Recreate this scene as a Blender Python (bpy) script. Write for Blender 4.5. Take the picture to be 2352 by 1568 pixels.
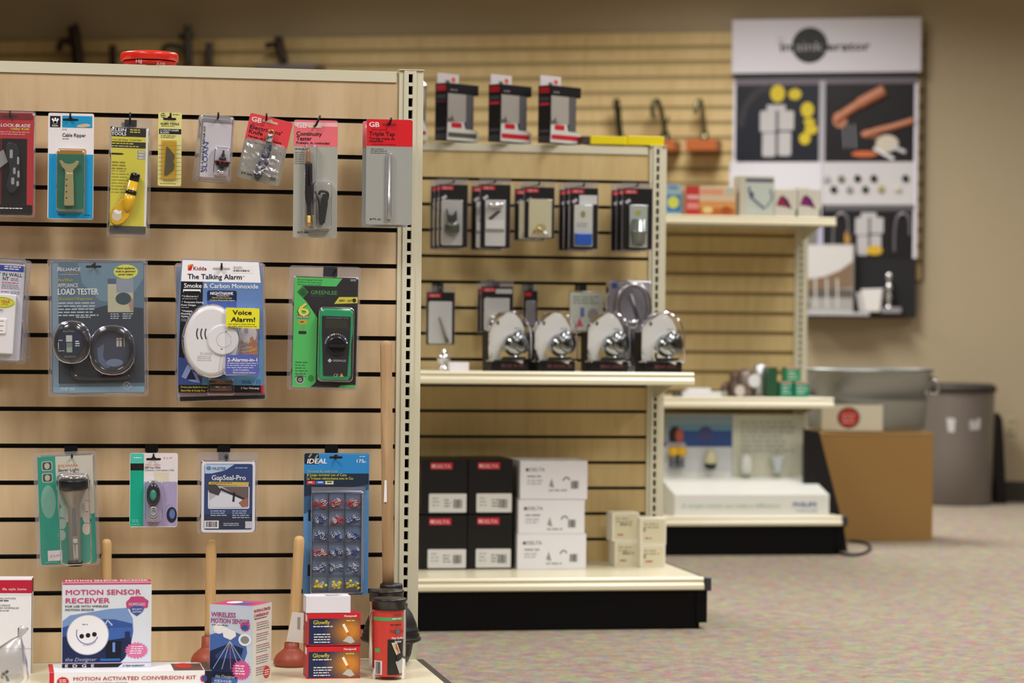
import bpy, bmesh, math, random
from mathutils import Matrix, Vector
for o in list(bpy.data.objects): bpy.data.objects.remove(o, do_unlink=True)
C = bpy.context.scene.collection
# ---------------------------------------------------------------- camera
F = 6300.0
YAW, PITCH, ROLL = .1839, -.0078, .0107
CAM = Vector((-.7508, -5.747, .8642))
fw = Vector((math.sin(YAW)*math.cos(PITCH), math.cos(YAW)*math.cos(PITCH), math.sin(PITCH)))
rt0 = Vector((math.cos(YAW), -math.sin(YAW), 0)); up0 = rt0.cross(fw)
RT = math.cos(ROLL)*rt0 + math.sin(ROLL)*up0
UP = -math.sin(ROLL)*rt0 + math.cos(ROLL)*up0
cd = bpy.data.cameras.new('camera'); cam = bpy.data.objects.new('camera', cd); C.objects.link(cam)
cam.matrix_world = Matrix(((RT.x, UP.x, -fw.x, CAM.x), (RT.y, UP.y, -fw.y, CAM.y), (RT.z, UP.z, -fw.z, CAM.z), (0, 0, 0, 1)))
cd.sensor_width = 36; cd.lens = F/2352*36; cd.clip_end = 100
cd.dof.use_dof = True; cd.dof.focus_distance = 5.75; cd.dof.aperture_fstop = cd.lens/1000/.023
sc = bpy.context.scene; sc.camera = cam
# ---------------------------------------------------------------- world, ceiling lights, exposure
w = bpy.data.worlds.new('world'); sc.world = w; w.use_nodes = True
w.node_tree.nodes['Background'].inputs[0].default_value = (1, .95, .9, 1)
w.node_tree.nodes['Background'].inputs[1].default_value = .12
sc.view_settings.view_transform = 'Standard'; sc.view_settings.look = 'None'
sc.view_settings.exposure = -.44; sc.view_settings.gamma = 1; sc.view_settings.use_curve_mapping = False
ZC = 2.9
def lamp(x, y, p, sx=.6, sy=1.2, col=(1, .968, .935), spread=150):
    l = bpy.data.lights.new('ceiling_lamp', 'AREA'); l.shape = 'RECTANGLE'; l.size = sx; l.size_y = sy
    l.energy = p; l.color = col; l.spread = math.radians(spread)
    o = bpy.data.objects.new('ceiling_lamp', l); C.objects.link(o); o.location = (x, y, ZC-.02)
for (x, y, p) in [(-1.5, -1.6, 62), (.9, -1.6, 62), (-1.5, -4.2, 50), (.9, -4.2, 50), (-1.4, 1.1, 40), (1.6, 1.2, 46),
                  (3.4, 1.0, 34), (.6, 3.3, 38), (2.9, 3.3, 36), (5.0, 3.2, 20), (2.3, 5.9, 95), (.4, 6.6, 62), (4.9, 5.2, 26), (3.2, -1.6, 36)]:
    lamp(x, y, p)
# ---------------------------------------------------------------- rays: a pixel of the photograph to a point of the room
def ray(px, py):
    return fw + RT*((px-1176)/F) + UP*((784-py)/F)
def on(px, py, z):
    d = ray(px, py); return CAM + d*((z-CAM.z)/d.z)
class Plane:                       # vertical plane through p0, its face turned by ang about z
    def __init__(s, p0, ang=0): s.p = Vector(p0); s.a = ang; s.n = Vector((math.sin(ang), -math.cos(ang), 0)); s.t = Vector((math.cos(ang), math.sin(ang), 0))
    def at(s, px, py):
        d = ray(px, py); return CAM + d*((s.p-CAM).dot(s.n)/d.dot(s.n))
def PY(y): return Plane((0, y, 0))
# ---------------------------------------------------------------- materials
def lin(h):
    if not isinstance(h, str): return h
    h = h.lstrip('#'); v = [int(h[i:i+2], 16)/255 for i in (0, 2, 4)]
    return tuple(((c/12.92) if c <= .04045 else ((c+.055)/1.055)**2.4) for c in v)
_M = {}
def M(h, r=.45, metal=0, spec=.4, coat=0):
    k = (h, r, metal, spec, coat)
    if k in _M: return _M[k]
    m = bpy.data.materials.new('paint_'+str(h).strip('#')); m.use_nodes = True; b = m.node_tree.nodes['Principled BSDF']
    b.inputs['Base Color'].default_value = (*lin(h), 1); b.inputs['Roughness'].default_value = r
    b.inputs['Metallic'].default_value = metal; b.inputs['Specular IOR Level'].default_value = spec; b.inputs['Coat Weight'].default_value = coat
    _M[k] = m; return m
def nodes(name):
    m = bpy.data.materials.new(name); m.use_nodes = True; nt = m.node_tree; return m, nt, nt.nodes['Principled BSDF']
def clear(name, tint='#ffffff', gl=.12, rough=.06, ior=1.45, haze=.02):
    m = bpy.data.materials.new(name); m.use_nodes = True; nt = m.node_tree; N = nt.nodes
    for n in list(N): N.remove(n)
    o = N.new('ShaderNodeOutputMaterial'); mix = N.new('ShaderNodeMixShader'); t = N.new('ShaderNodeBsdfTransparent'); g = N.new('ShaderNodeBsdfGlossy')
    t.inputs[0].default_value = (*lin(tint), 1); g.inputs['Roughness'].default_value = rough; g.inputs[0].default_value = (.9, .9, 1, 1)
    fr = N.new('ShaderNodeFresnel'); fr.inputs[0].default_value = ior; ad = N.new('ShaderNodeMath'); ad.operation = 'ADD'; ad.inputs[1].default_value = gl*.3; ad.use_clamp = True
    L = nt.links; L.new(fr.outputs[0], ad.inputs[0]); L.new(ad.outputs[0], mix.inputs[0]); L.new(t.outputs[0], mix.inputs[1]); L.new(g.outputs[0], mix.inputs[2]); hz = N.new('ShaderNodeMixShader'); df = N.new('ShaderNodeBsdfDiffuse'); df.inputs[0].default_value = (.85, .84, .9, 1); hz.inputs[0].default_value = haze
    L.new(mix.outputs[0], hz.inputs[1]); L.new(df.outputs[0], hz.inputs[2]); L.new(hz.outputs[0], o.inputs[0])
    return m
CLEAR = clear('clear_plastic', '#fdfdfe', .08, ior=1.35); CLEARD = clear('clear_plastic_thick', '#f8f8fa', .2, .15, 1.4, .1); CLEARF = clear('frosted_bag', '#ecebea', .5, .3); DOME = clear('clear_dome', '#fdfdfd', 0, .05, 1.12, .01); AMBER = clear('amber_blister', '#f0ecd0', .15, .08)
def wood(name, c1, c2, sx, sz, dark=None, rough=.4):
    m, nt, b = nodes(name); N, L = nt.nodes, nt.links
    tc = N.new('ShaderNodeTexCoord'); mp = N.new('ShaderNodeMapping'); mp.inputs['Scale'].default_value = (sx, sx, sz)
    n1 = N.new('ShaderNodeTexNoise'); n1.inputs['Scale'].default_value = 1; n1.inputs['Detail'].default_value = 4; n1.inputs['Distortion'].default_value = .8
    r = N.new('ShaderNodeValToRGB'); e = r.color_ramp.elements
    e[0].position = .3; e[0].color = (*lin(c1), 1); e[1].position = .62; e[1].color = (*lin(c2), 1)
    wv = N.new('ShaderNodeTexNoise'); mp2 = N.new('ShaderNodeMapping'); mp2.inputs['Scale'].default_value = (sx*5, sx*5, sz*3); wv.inputs['Scale'].default_value = 1; wv.inputs['Detail'].default_value = 3
    r2 = N.new('ShaderNodeValToRGB'); q = r2.color_ramp.elements; q[0].position = .35; q[0].color = (.86, .8, .7, 1); q[1].position = .52; q[1].color = (1, 1, 1, 1)
    mx = N.new('ShaderNodeMix'); mx.data_type = 'RGBA'; mx.blend_type = 'MULTIPLY'; mx.inputs[0].default_value = .5
    L.new(tc.outputs['Object'], mp.inputs[0]); L.new(tc.outputs['Object'], mp2.inputs[0]); L.new(mp.outputs[0], n1.inputs[0]); L.new(mp2.outputs[0], wv.inputs[0])
    L.new(n1.outputs[0], r.inputs[0]); L.new(wv.outputs[0], r2.inputs[0]); L.new(r.outputs[0], mx.inputs[6]); L.new(r2.outputs[0], mx.inputs[7]); L.new(mx.outputs[2], b.inputs['Base Color'])
    b.inputs['Roughness'].default_value = rough; b.inputs['Specular IOR Level'].default_value = .35
    return m
MAPLE = wood('maple_laminate', '#cbb08a', '#d7be9a', 9, 2.2)
MAPLEY = wood('honey_laminate', '#cab17c', '#d5be8b', 8, 2)
HANDLE = wood('plunger_wood', '#c9a06a', '#ddb987', 30, 3)
DOWEL = wood('rough_dowel', '#a98561', '#c8a880', 40, 4, rough=.7)
GROOVE = M('#0b0b0d', .3); GROOVEW = M('#a49164', .6)
PUTTY = M('#d8d4bd', .38, 0, .45); PUTTYD = M('#bdb9a0', .42); KICK = M('#0b0a0c', .5, 0, .15); BLACK = M('#101012', .4); HOLE = M('#080808', .9, 0, 0)
CREAM = M('#e6dfc2', .3, 0, .5)
CHROME = M('#e6e8ec', .14, .9); STEEL = M('#d2d4d8', .3, .75); BRASS = M('#dcb464', .28, .8); RUBBER = M('#1c1b1e', .42, 0, .5); WHITE = M('#f4f4fb', .45); INK = M('#141417', .5)
WHITEP = M('#f2f2f6', .3, 0, .5)
# ---------------------------------------------------------------- objects
def empty(name, loc, rot=(0, 0, 0)):
    o = bpy.data.objects.new(name, None); C.objects.link(o); o.location = loc; o.rotation_euler = rot; o.empty_display_size = .05; return o
def tag(o, label=None, cat=None, group=None, kind=None):
    if label: o['label'] = label
    if cat: o['category'] = cat
    if group: o['group'] = group
    if kind: o['kind'] = kind
    return o
_G = {}
def glyphs(s, bold=0, shear=0):
    k = (s, bold, shear)
    if k in _G: return _G[k]
    cu = bpy.data.curves.new('t', 'FONT'); cu.body = s; cu.offset = bold; cu.shear = shear; cu.resolution_u = 2; cu.size = 1
    ob = bpy.data.objects.new('t', cu); C.objects.link(ob); bpy.context.view_layer.update()
    me = bpy.data.meshes.new_from_object(ob.evaluated_get(bpy.context.evaluated_depsgraph_get()))
    vs = [(v.co.x, v.co.y) for v in me.vertices]; fs = [tuple(p.vertices) for p in me.polygons if p.normal.z != 0 or True]
    bpy.data.objects.remove(ob); bpy.data.curves.remove(cu); bpy.data.meshes.remove(me)
    x0 = min(v[0] for v in vs); x1 = max(v[0] for v in vs)
    _G[k] = (vs, fs, x0, x1); return _G[k]
class Fr:                          # a local frame: photograph pixels on a plane, d = pixels out of the plane towards the shopper
    def __init__(s, px, py, plane):
        s.plane = plane; s.ox, s.oy = px, py; s.loc = plane.at(px, py)
        s.sx = (plane.at(px+10, py)-plane.at(px-10, py)).dot(plane.t)/20
        s.sy = (plane.at(px, py-10)-plane.at(px, py+10)).z/20
    def L(s, x, y, d): return ((x-s.ox)*s.sx, -d*s.sy, -(y-s.oy)*s.sy)
    def W(s, x, y, d=0):
        l = Vector(s.L(x, y, d)); return s.loc + s.plane.t*l.x + s.plane.n*(-l.y) + Vector((0, 0, l.z))
def foot(px, py, z, a=0):          # frame whose plane stands on height z where the pixel meets it
    return Fr(px, py, Plane(on(px, py, z), a))
def stand(px, py, Y, z):            # frame standing on height z at depth Y
    f = Fr(px, py, PY(Y)); f.loc.z = z+.0004; return f
def thing(name, fr, label, cat, group=None, tilt=0, yaw=0, pitch=0, kind=None):
    o = empty(name, fr.loc, (math.radians(pitch), math.radians(tilt), fr.plane.a+math.radians(yaw))); o.rotation_mode = 'XYZ'
    return tag(o, label, cat, group, kind)
class G:
    def __init__(s, fr): s.f = fr; s.v = []; s.fc = []; s.mt = []; s.sm = []; s.ms = []; s.T = None
    def mi(s, m):
        if m not in s.ms: s.ms.append(m)
        return s.ms.index(m)
    def P(s, x, y, d):
        if s.T: x, y, d = s.T(x, y, d)
        s.v.append(s.f.L(x, y, d)); return len(s.v)-1
    def face(s, ids, m, smooth=False): s.fc.append(tuple(ids)); s.mt.append(s.mi(m)); s.sm.append(smooth)
    def poly(s, pts, m, d=0): s.face([s.P(x, y, d) for x, y in pts], m)
    def rect(s, x0, y0, x1, y1, m, d=0): s.poly([(x0, y1), (x1, y1), (x1, y0), (x0, y0)], m, d)
    @staticmethod
    def rr(x0, y0, x1, y1, r, n=4):
        o = []
        for cx, cy, a0 in ((x1-r, y1-r, 0), (x0+r, y1-r, 90), (x0+r, y0+r, 180), (x1-r, y0+r, 270)):
            for i in range(n+1):
                a = math.radians(a0+90*i/n); o.append((cx+r*math.cos(a), cy+r*math.sin(a)))
        return o
    def rrect(s, x0, y0, x1, y1, r, m, d=0): s.poly(s.rr(x0, y0, x1, y1, r), m, d)
    @staticmethod
    def el(cx, cy, rx, ry, n=28, a0=0, a1=360):
        k = n if a1-a0 >= 360 else n+1
        return [(cx+rx*math.cos(math.radians(a0+(a1-a0)*i/n)), cy+ry*math.sin(math.radians(a0+(a1-a0)*i/n))) for i in range(k)]
    def ell(s, cx, cy, rx, ry, m, d=0, n=28): s.poly(s.el(cx, cy, rx, ry, n), m, d)
    def star(s, cx, cy, rx, ry, m, d=0, n=22, q=.82): s.poly([(cx+(rx if i % 2 else rx*q)*math.cos(math.pi*i/n), cy+(ry if i % 2 else ry*q)*math.sin(math.pi*i/n)) for i in range(2*n)], m, d)
    def line(s, x0, y0, x1, y1, w, m, d=0):
        l = math.hypot(x1-x0, y1-y0) or 1; nx, ny = -(y1-y0)/l*w/2, (x1-x0)/l*w/2
        s.poly([(x0+nx, y0+ny), (x1+nx, y1+ny), (x1-nx, y1-ny), (x0-nx, y0-ny)], m, d)
    def arc(s, cx, cy, rx, ry, a0, a1, w, m, d=0, n=14):
        p = s.el(cx, cy, rx, ry, n, a0, a1)
        for a, b in zip(p, p[1:]): s.line(*a, *b, w, m, d)
    def text(s, t, x, y, h, m, d=.6, w=None, bold=0, shear=0, al='l', rot=0):   # x, y = left end of the baseline, h = capital height
        if bold > .008:
            e = h*bold*.9
            for i, (q, r) in enumerate(((-e, 0), (e, 0), (0, -e*.6), (0, e*.6))): s.text(t, x+q, y+r, h, m, d+.1*i, w, 0, shear, al, rot)
            return
        bold = 0
        vs, fs, a, b = glyphs(t, bold, shear); k = h/.71; kx = k if w is None else w/(b-a)
        wd = (b-a)*kx; off = {'l': 0, 'c': -wd/2, 'r': -wd}[al]; c, q = math.cos(math.radians(rot)), math.sin(math.radians(rot))
        ids = []
        for vx, vy in vs:
            u, v = (vx-a)*kx+off, vy*k; ids.append(s.P(x+u*c+v*q, y-v*c+u*q, d))
        for f in fs: s.face([ids[i] for i in f], m)
    def greek(s, x0, y0, x1, n, lh, m, d=.6, t=.42, seed=1, al='l'):            # print too small to read: word-long bars
        R = random.Random(seed*7+int(x0)+int(y0))
        for i in range(n):
            y = y0+i*lh; x = x0 if al == 'l' else x0+R.uniform(0, .15)*(x1-x0); e = x1-R.uniform(0, .25)*(x1-x0)
            while x < e-lh*.3:
                ww = min(R.uniform(.7, 2.6)*lh, e-x); s.rect(x, y, x+ww, y+lh*t, m, d); x += ww+lh*.35
    def bars(s, x0, y0, x1, y1, m, d=.6, seed=3):
        R = random.Random(seed); x = x0
        while x < x1:
            ww = R.choice((.5, .8, 1.3)); s.rect(x, y0, min(x+ww, x1), y1, m, d); x += ww+R.choice((.5, .8, 1.1))
    def prism(s, pts, d0, d1, m, ms=None, bev=0, smooth=False, back=True):
        n = len(pts); cx = sum(p[0] for p in pts)/n; cy = sum(p[1] for p in pts)/n; ms = ms or m
        a = [s.P(x, y, d0) for x, y in pts]; b = [s.P(x, y, d1-bev) for x, y in pts]
        def ring(p, q, mm):
            for i in range(n): j = (i+1) % n; s.face((p[i], p[j], q[j], q[i]), mm, smooth)
        ring(a, b, ms)
        if bev:
            t = []
            for x, y in pts:
                l = math.hypot(x-cx, y-cy) or 1; k = (l-bev)/l; t.append(s.P(cx+(x-cx)*k, cy+(y-cy)*k, d1))
            ring(b, t, m); b = t
        s.face(b, m)
        if back: s.face(a[::-1], ms)
    def box(s, x0, y0, x1, y1, d0, d1, m, ms=None, bev=0): s.prism([(x0, y1), (x1, y1), (x1, y0), (x0, y0)], d0, d1, m, ms, bev)
    def loft(s, rings, m, cap=True, cap0=False, closed=True):
        R = [[s.P(*p) for p in r] for r in rings]
        for a, b in zip(R, R[1:]):
            n = len(a)
            for i in range(n if closed else n-1): j = (i+1) % n; s.face((a[i], a[j], b[j], b[i]), m, True)
        if cap: s.face(R[-1], m)
        if cap0: s.face(R[0][::-1], m)
    def blister(s, x0, y0, x1, y1, h, m, r=6, d=.3):
        k = min(h*.25, 6); R = [[(x, y, d) for x, y in s.rr(x0, y0, x1, y1, r)]]
        for ins, hh in ((k*.4, h*.8), (k*.8, h*.95), (k*1.5, h)):
            R.append([(x, y, d+hh) for x, y in s.rr(x0+ins, y0+ins, x1-ins, y1-ins, max(r-ins*.4, .5))])
        s.loft(R, m)
    def lathe(s, x, y, d, ax, prof, m, n=20, cap=True):   # ax = axis direction (dx, dy, dd); prof = [(t, r), ...]
        A = Vector(ax).normalized(); u = A.orthogonal().normalized(); v = A.cross(u)
        R = []
        for t, r in prof:
            r = max(r, .01); R.append([tuple(Vector((x, y, d))+A*t+(u*math.cos(2*math.pi*i/n)+v*math.sin(2*math.pi*i/n))*r) for i in range(n)])
        s.loft(R, m, cap, cap)
    def ball(s, x, y, d, r, m, n=16): s.lathe(x, y, d, (0, 1, 0), [(-r*math.cos(math.pi*i/8), r*math.sin(math.pi*i/8)) for i in range(9)], m, n)
    def tube(s, pts, r, m, n=8, cap=True):
        P = [Vector(p) for p in pts]; R = []
        t0 = None; u = None
        for i, p in enumerate(P):
            t = ((P[min(i+1, len(P)-1)]-P[max(i-1, 0)])).normalized()
            u = t.orthogonal().normalized() if u is None else (u-t*u.dot(t)).normalized()
            v = t.cross(u); rr = r[i] if isinstance(r, (list, tuple)) else r
            R.append([tuple(p+(u*math.cos(2*math.pi*k/n)+v*math.sin(2*math.pi*k/n))*rr) for k in range(n)])
        s.loft(R, m, cap, cap)
    def build(s, name, parent=None, label=None):
        me = bpy.data.meshes.new(name); me.from_pydata(s.v, [], s.fc)
        for m in s.ms: me.materials.append(m)
        me.polygons.foreach_set('material_index', s.mt); me.polygons.foreach_set('use_smooth', s.sm)
        bm = bmesh.new(); bm.from_mesh(me)
        bm.to_mesh(me); bm.free(); me.update()
        o = bpy.data.objects.new(name, me); C.objects.link(o)
        if parent: o.parent = parent
        else: o.location = s.f.loc; o.rotation_euler = (0, 0, s.f.plane.a)
        if label: o['label'] = label
        return o
def spline(pts, n=6):
    P = [Vector(p) for p in pts]; o = []
    for i in range(len(P)-1):
        a, b, c, e = P[max(i-1, 0)], P[i], P[i+1], P[min(i+2, len(P)-1)]
        for k in range(n):
            t = k/n; o.append(tuple(.5*((2*b)+(c-a)*t+(2*a-5*b+4*c-e)*t*t+(3*b-a-3*c+e)*t**3)))
    o.append(tuple(P[-1])); return o
class Met:                         # a frame in metres at a world point
    def __init__(s, loc, a=0): s.loc = Vector(loc); s.plane = Plane(loc, a)
    def L(s, x, y, d): return (x, -d, y)
# ---------------------------------------------------------------- the room
def depthpt(px, scale): # point at pixel column px where one metre shows as scale pixels
    d = ray(px, 500); return CAM + d*(F/scale)
wa, wb = depthpt(940, 447), depthpt(2115, 466)
WANG = math.atan2(wb.y-wa.y, wb.x-wa.x)
SLAT = Plane((wa.x, wa.y, 0), WANG)              # face of the slatwall panel
WALL = Plane(SLAT.p-SLAT.n*.022, WANG)
def carpet():
    m, nt, b = nodes('speckled_carpet'); N, L = nt.nodes, nt.links
    tc = N.new('ShaderNodeTexCoord'); n = N.new('ShaderNodeTexNoise'); n.inputs['Scale'].default_value = 26; n.inputs['Detail'].default_value = 4; n.inputs['Roughness'].default_value = .65
    n2 = N.new('ShaderNodeTexNoise'); n2.inputs['Scale'].default_value = 160; n2.inputs['Detail'].default_value = 2
    bc = N.new('ShaderNodeBrightContrast'); bc.inputs['Contrast'].default_value = 1.3; bc2 = N.new('ShaderNodeBrightContrast'); bc2.inputs['Contrast'].default_value = .8
    mx = N.new('ShaderNodeMix'); mx.data_type = 'RGBA'; mx.blend_type = 'OVERLAY'; mx.inputs[0].default_value = .42; mx.inputs[6].default_value = (*lin('#968b7c'), 1)
    mx2 = N.new('ShaderNodeMix'); mx2.data_type = 'RGBA'; mx2.blend_type = 'OVERLAY'; mx2.inputs[0].default_value = .28
    bp = N.new('ShaderNodeBump'); bp.inputs['Strength'].default_value = .5; bp.inputs['Distance'].default_value = .004
    for q in (n, n2): L.new(tc.outputs['Object'], q.inputs[0])
    L.new(n.outputs['Color'], bc.inputs[0]); L.new(bc.outputs[0], mx.inputs[7]); L.new(n2.outputs['Color'], bc2.inputs[0]); L.new(mx.outputs[2], mx2.inputs[6]); L.new(bc2.outputs[0], mx2.inputs[7])
    L.new(mx2.outputs[2], b.inputs['Base Color']); L.new(n2.outputs[0], bp.inputs['Height']); L.new(bp.outputs[0], b.inputs['Normal'])
    b.inputs['Roughness'].default_value = .95; b.inputs['Specular IOR Level'].default_value = .1; return m
def plaster():
    m, nt, b = nodes('tan_wall_paint'); N, L = nt.nodes, nt.links
    n = N.new('ShaderNodeTexNoise'); n.inputs['Scale'].default_value = 60; bp = N.new('ShaderNodeBump'); bp.inputs['Strength'].default_value = .08
    L.new(n.outputs[0], bp.inputs['Height']); L.new(bp.outputs[0], b.inputs['Normal']); b.inputs['Base Color'].default_value = (*lin('#ab9c80'), 1); b.inputs['Roughness'].default_value = .7; return m
CARPET, PAINT = carpet(), plaster()
def struct(g, name): o = g.build(name); o['kind'] = 'structure'; return o
def quadbox(name, x0, y0, z0, x1, y1, z1, m, loc=(0, 0, 0), a=0):
    g = G(Met(loc, a)); g.box(x0, z0, x1, z1, -y1, -y0, m); return struct(g, name)
quadbox('floor', -9, -9, -.06, 12, 13, 0, CARPET)
quadbox('ceiling', -9, -9, ZC, 12, 13, ZC+.06, M('#d9d4c8', .9))
wl = Vector((WALL.p.x, WALL.p.y, 0))
quadbox('wall_back', -7, 0, 0, 5.2, .12, ZC, PAINT, wl, WANG)
quadbox('wall_front', -9, -9, 0, 12, -8.9, ZC, M('#c9bba2', .8)); quadbox('wall_left', -9, -9, 0, -8.9, 13, ZC, M('#c9bba2', .8)); quadbox('wall_right', 9, -9, 0, 9.1, 13, ZC, M('#c9bba2', .8))
quadbox('baseboard_back', -7, -.012, 0, 5.2, 0, .1, M('#3a332c', .6), wl, WANG)
# ---------------------------------------------------------------- gondola shelving
Z0, PT = 1.28, .0762              # first groove height and groove spacing
DECKZ = .1446
def lip(g, x0, x1, z, d, h, m):   # rounded price channel along a shelf front
    pr = [(z+.002, d-.012), (z+.003, d), (z-.004, d+.006), (z-h*.35, d+.004), (z-h*.6, d+.011), (z-h*.9, d+.012), (z-h, d+.006), (z-h, d-.006)]
    a = [g.P(x0, zz, dd) for zz, dd in pr]; b = [g.P(x1, zz, dd) for zz, dd in pr]
    for i in range(len(pr)-1): g.face((a[i], b[i], b[i+1], a[i+1]), m, False)
    g.face(a[::-1], m); g.face(b, m)
def gondola(name, Y, hx, label, wood_m, groove_m, gap, depth, nhole=1):
    # hx = x of the slot column of the right upright; the section is 1.22 m wide
    xr, xl = hx+.0275, hx+.0275-1.27; top = Z0+.107
    fr = Met((hx, Y, 0)); root = empty(name, (hx, Y, 0)); tag(root, label, 'shelving unit', 'store shelving units with slotted posts')
    L0, R0 = xl-hx, -.024
    g = G(fr)                      # slatted back panel
    g.box(L0, DECKZ, R0+.01, top-.004, -.03, -.016, wood_m)
    zs = [Z0-PT*i for i in range(16) if Z0-PT*i > DECKZ+.02]; edges = [top-.004]+[z for z in zs]+[DECKZ+.002]
    hi = top-.004
    for z in zs+[None]:
        lo = DECKZ+.002 if z is None else z+gap/2
        g.box(L0, lo, R0, hi, -.016, 0, wood_m, None, .0008)
        if z is not None:
            hi = z-gap/2; g.box(L0, hi-.002, R0, lo+.002, -.014, -.0125 if groove_m is GROOVE else -.011, groove_m)
            if groove_m is GROOVE: g.box(L0, hi, R0-.001, hi+.0015, -.012, .0004, groove_m)
    g.build('back_panel', root)
    g = G(fr); g.box(L0, DECKZ, R0+.01, top-.004, -.062, -.032, PUTTYD); g.build('rear_panel', root)
    g = G(fr); g.box(L0, top-.024, -.029, top-.002, -.0, .004, PUTTY, None, .001); g.box(L0, top-.004, -.029, top-.001, -.07, .003, PUTTY); g.build('top_rail', root)
    for sgn, ux in ((1, 0), (-1, L0+.0)):   # uprights
        g = G(fr); w = .0045; z1 = top+.002
        if sgn < 0: ux = L0+.0275
        g.box(ux-.024, 0.02, ux-.014, z1, -.06, .006, PUTTY); g.box(ux+.012, .02, ux+.0275, z1, -.07, .007, PUTTY)
        g.box(ux-.014, .02, ux-w, z1, -.004, .011, PUTTY, None, .0008); g.box(ux+w, .02, ux+.012, z1, -.004, .011, PUTTY, None, .0008)
        g.box(ux-.014, .02, ux+.012, z1, -.06, -.045, HOLE); g.box(ux-w-.0005, .02, ux+w+.0005, z1-.01, -.02, -.012, HOLE)
        z = z1-.008; g.box(ux-w, z, ux+w, z1, -.004, .0105, PUTTY)
        while z > .2:
            g.box(ux-w, z-.0254, ux+w, z-.0180, -.004, .0105, PUTTY); z -= .0254
        g.box(ux-.025, z1, ux+.0285, z1+.0015, -.07, .012, M('#efe9d2', .3)); g.build('upright', root)
    d = depth; xe = hx+.024-hx
    g = G(fr); g.box(L0, DECKZ-.006, xe, DECKZ, .0, d-.006, CREAM); g.box(L0, DECKZ-.012, xe, DECKZ-.006, .0, d-.012, PUTTYD); g.build('base_deck', root)
    g = G(fr); lip(g, L0, xe, DECKZ, d-.008, .034, CREAM); g.box(L0, DECKZ-.034, xe, DECKZ-.008, d-.03, d-.008, PUTTYD); g.build('price_channel', root)
    g = G(fr); g.box(L0, .004, xe-.02, DECKZ-.03, d-.03, d-.012, KICK); g.box(xe-.02, .018, xe+.012, DECKZ-.03, .02, d-.008, KICK, None, .002); g.box(xe-.02, 0, xe-.005, .03, d-.08, d-.03, KICK); g.build('kick_plate', root)
    g = G(fr); g.box(xe+.001, DECKZ-.014, xe+.016, DECKZ-.001, .0, d-.004, M('#3c3832', .35, .4), None, .002); g.box(xe+.002, DECKZ-.036, xe+.02, DECKZ+.002, d-.02, d+.006, M('#4a4a50', .35, .5), None, .002); g.box(xe-.06, 0, xe-.015, .03, -.06, .05, KICK); g.build('base_bracket', root)
    return root, fr, L0
def shelf(root, fr, L0, z, d, xe=.03, h=.034):
    g = G(fr); g.box(L0, z-.005, xe, z, .012, d-.006, PUTTY); g.box(L0, z-.03, xe, z-.005, .012, .02, PUTTY); o = g.build('shelf', root)
    g = G(fr); lip(g, L0, xe, z, d-.008, h, CREAM); g.box(L0, z-h, xe, z-.005, d-.02, d-.008, PUTTYD); g.build('price_channel', o)
    for bx in (xe-.036, L0+.03):
        g = G(fr); T = g.T; g.T = lambda x, y, dd, bx=bx: (bx+dd, y, x)
        g.prism([(.008, z-.005), (d-.03, z-.005), (d-.03, z-.02), (.06, z-.075), (.008, z-.08)], 0, .003, PUTTY); g.T = T; g.build('bracket', o)
    return o
g1, f1, l1 = gondola('gondola_shelving', 0, .093, 'nearest cream shelving unit with maple slat panel and black grooves', MAPLE, GROOVE, .009, .52)
g2, f2, l2 = gondola('gondola_shelving', 2.2554, 1.1742, 'middle cream shelving unit holding black boxes on its base deck', MAPLEY, GROOVE, .009, .52)
HX3 = PY(4.5864).at(1839, 600).x
g3, f3, l3 = gondola('gondola_shelving', 4.5864, HX3, 'farthest cream shelving unit holding the white lit lamp display', MAPLEY, GROOVEW, .016, .5)
shelf(g2, f2, l2, .716, .36)
shelf(g3, f3, l3, 1.262, .36, h=.03); shelf(g3, f3, l3, .581, .36, h=.038)
# slatwall on the back wall
def slatwall():
    fr = Met((SLAT.p.x, SLAT.p.y, 0), WANG); x1 = (SLAT.at(2119, 300)-SLAT.p).dot(SLAT.t); x0 = -3.6
    top = SLAT.at(1670, 74).z; z0 = SLAT.at(1670, 107.7).z; bot = SLAT.at(2117, 643).z
    root = empty('slatwall_panel', fr.loc, (0, 0, WANG)); tag(root, 'long maple slatwall panel fixed across the tan back wall', 'slatwall')
    g = G(fr); g.box(x0, bot, x1, top, -.022, -.012, MAPLEY); hi = top; i = 0
    while True:
        z = z0-PT*i; i += 1
        if z < bot+.02: break
        g.box(x0, z+.011, x1, hi, -.012, 0, MAPLEY, None, .001); g.box(x0, z-.011, x1, z+.011, -.012, -.0085, GROOVEW); hi = z-.011
    g.box(x0, bot, x1, hi, -.012, 0, MAPLEY); g.build('slat_board', root)
    g = G(fr); g.box(x1, bot, x1+.008, top-.01, -.022, -.002, M('#3d3524', .6)); g.build('edge_trim', root)
slatwall()
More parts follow.
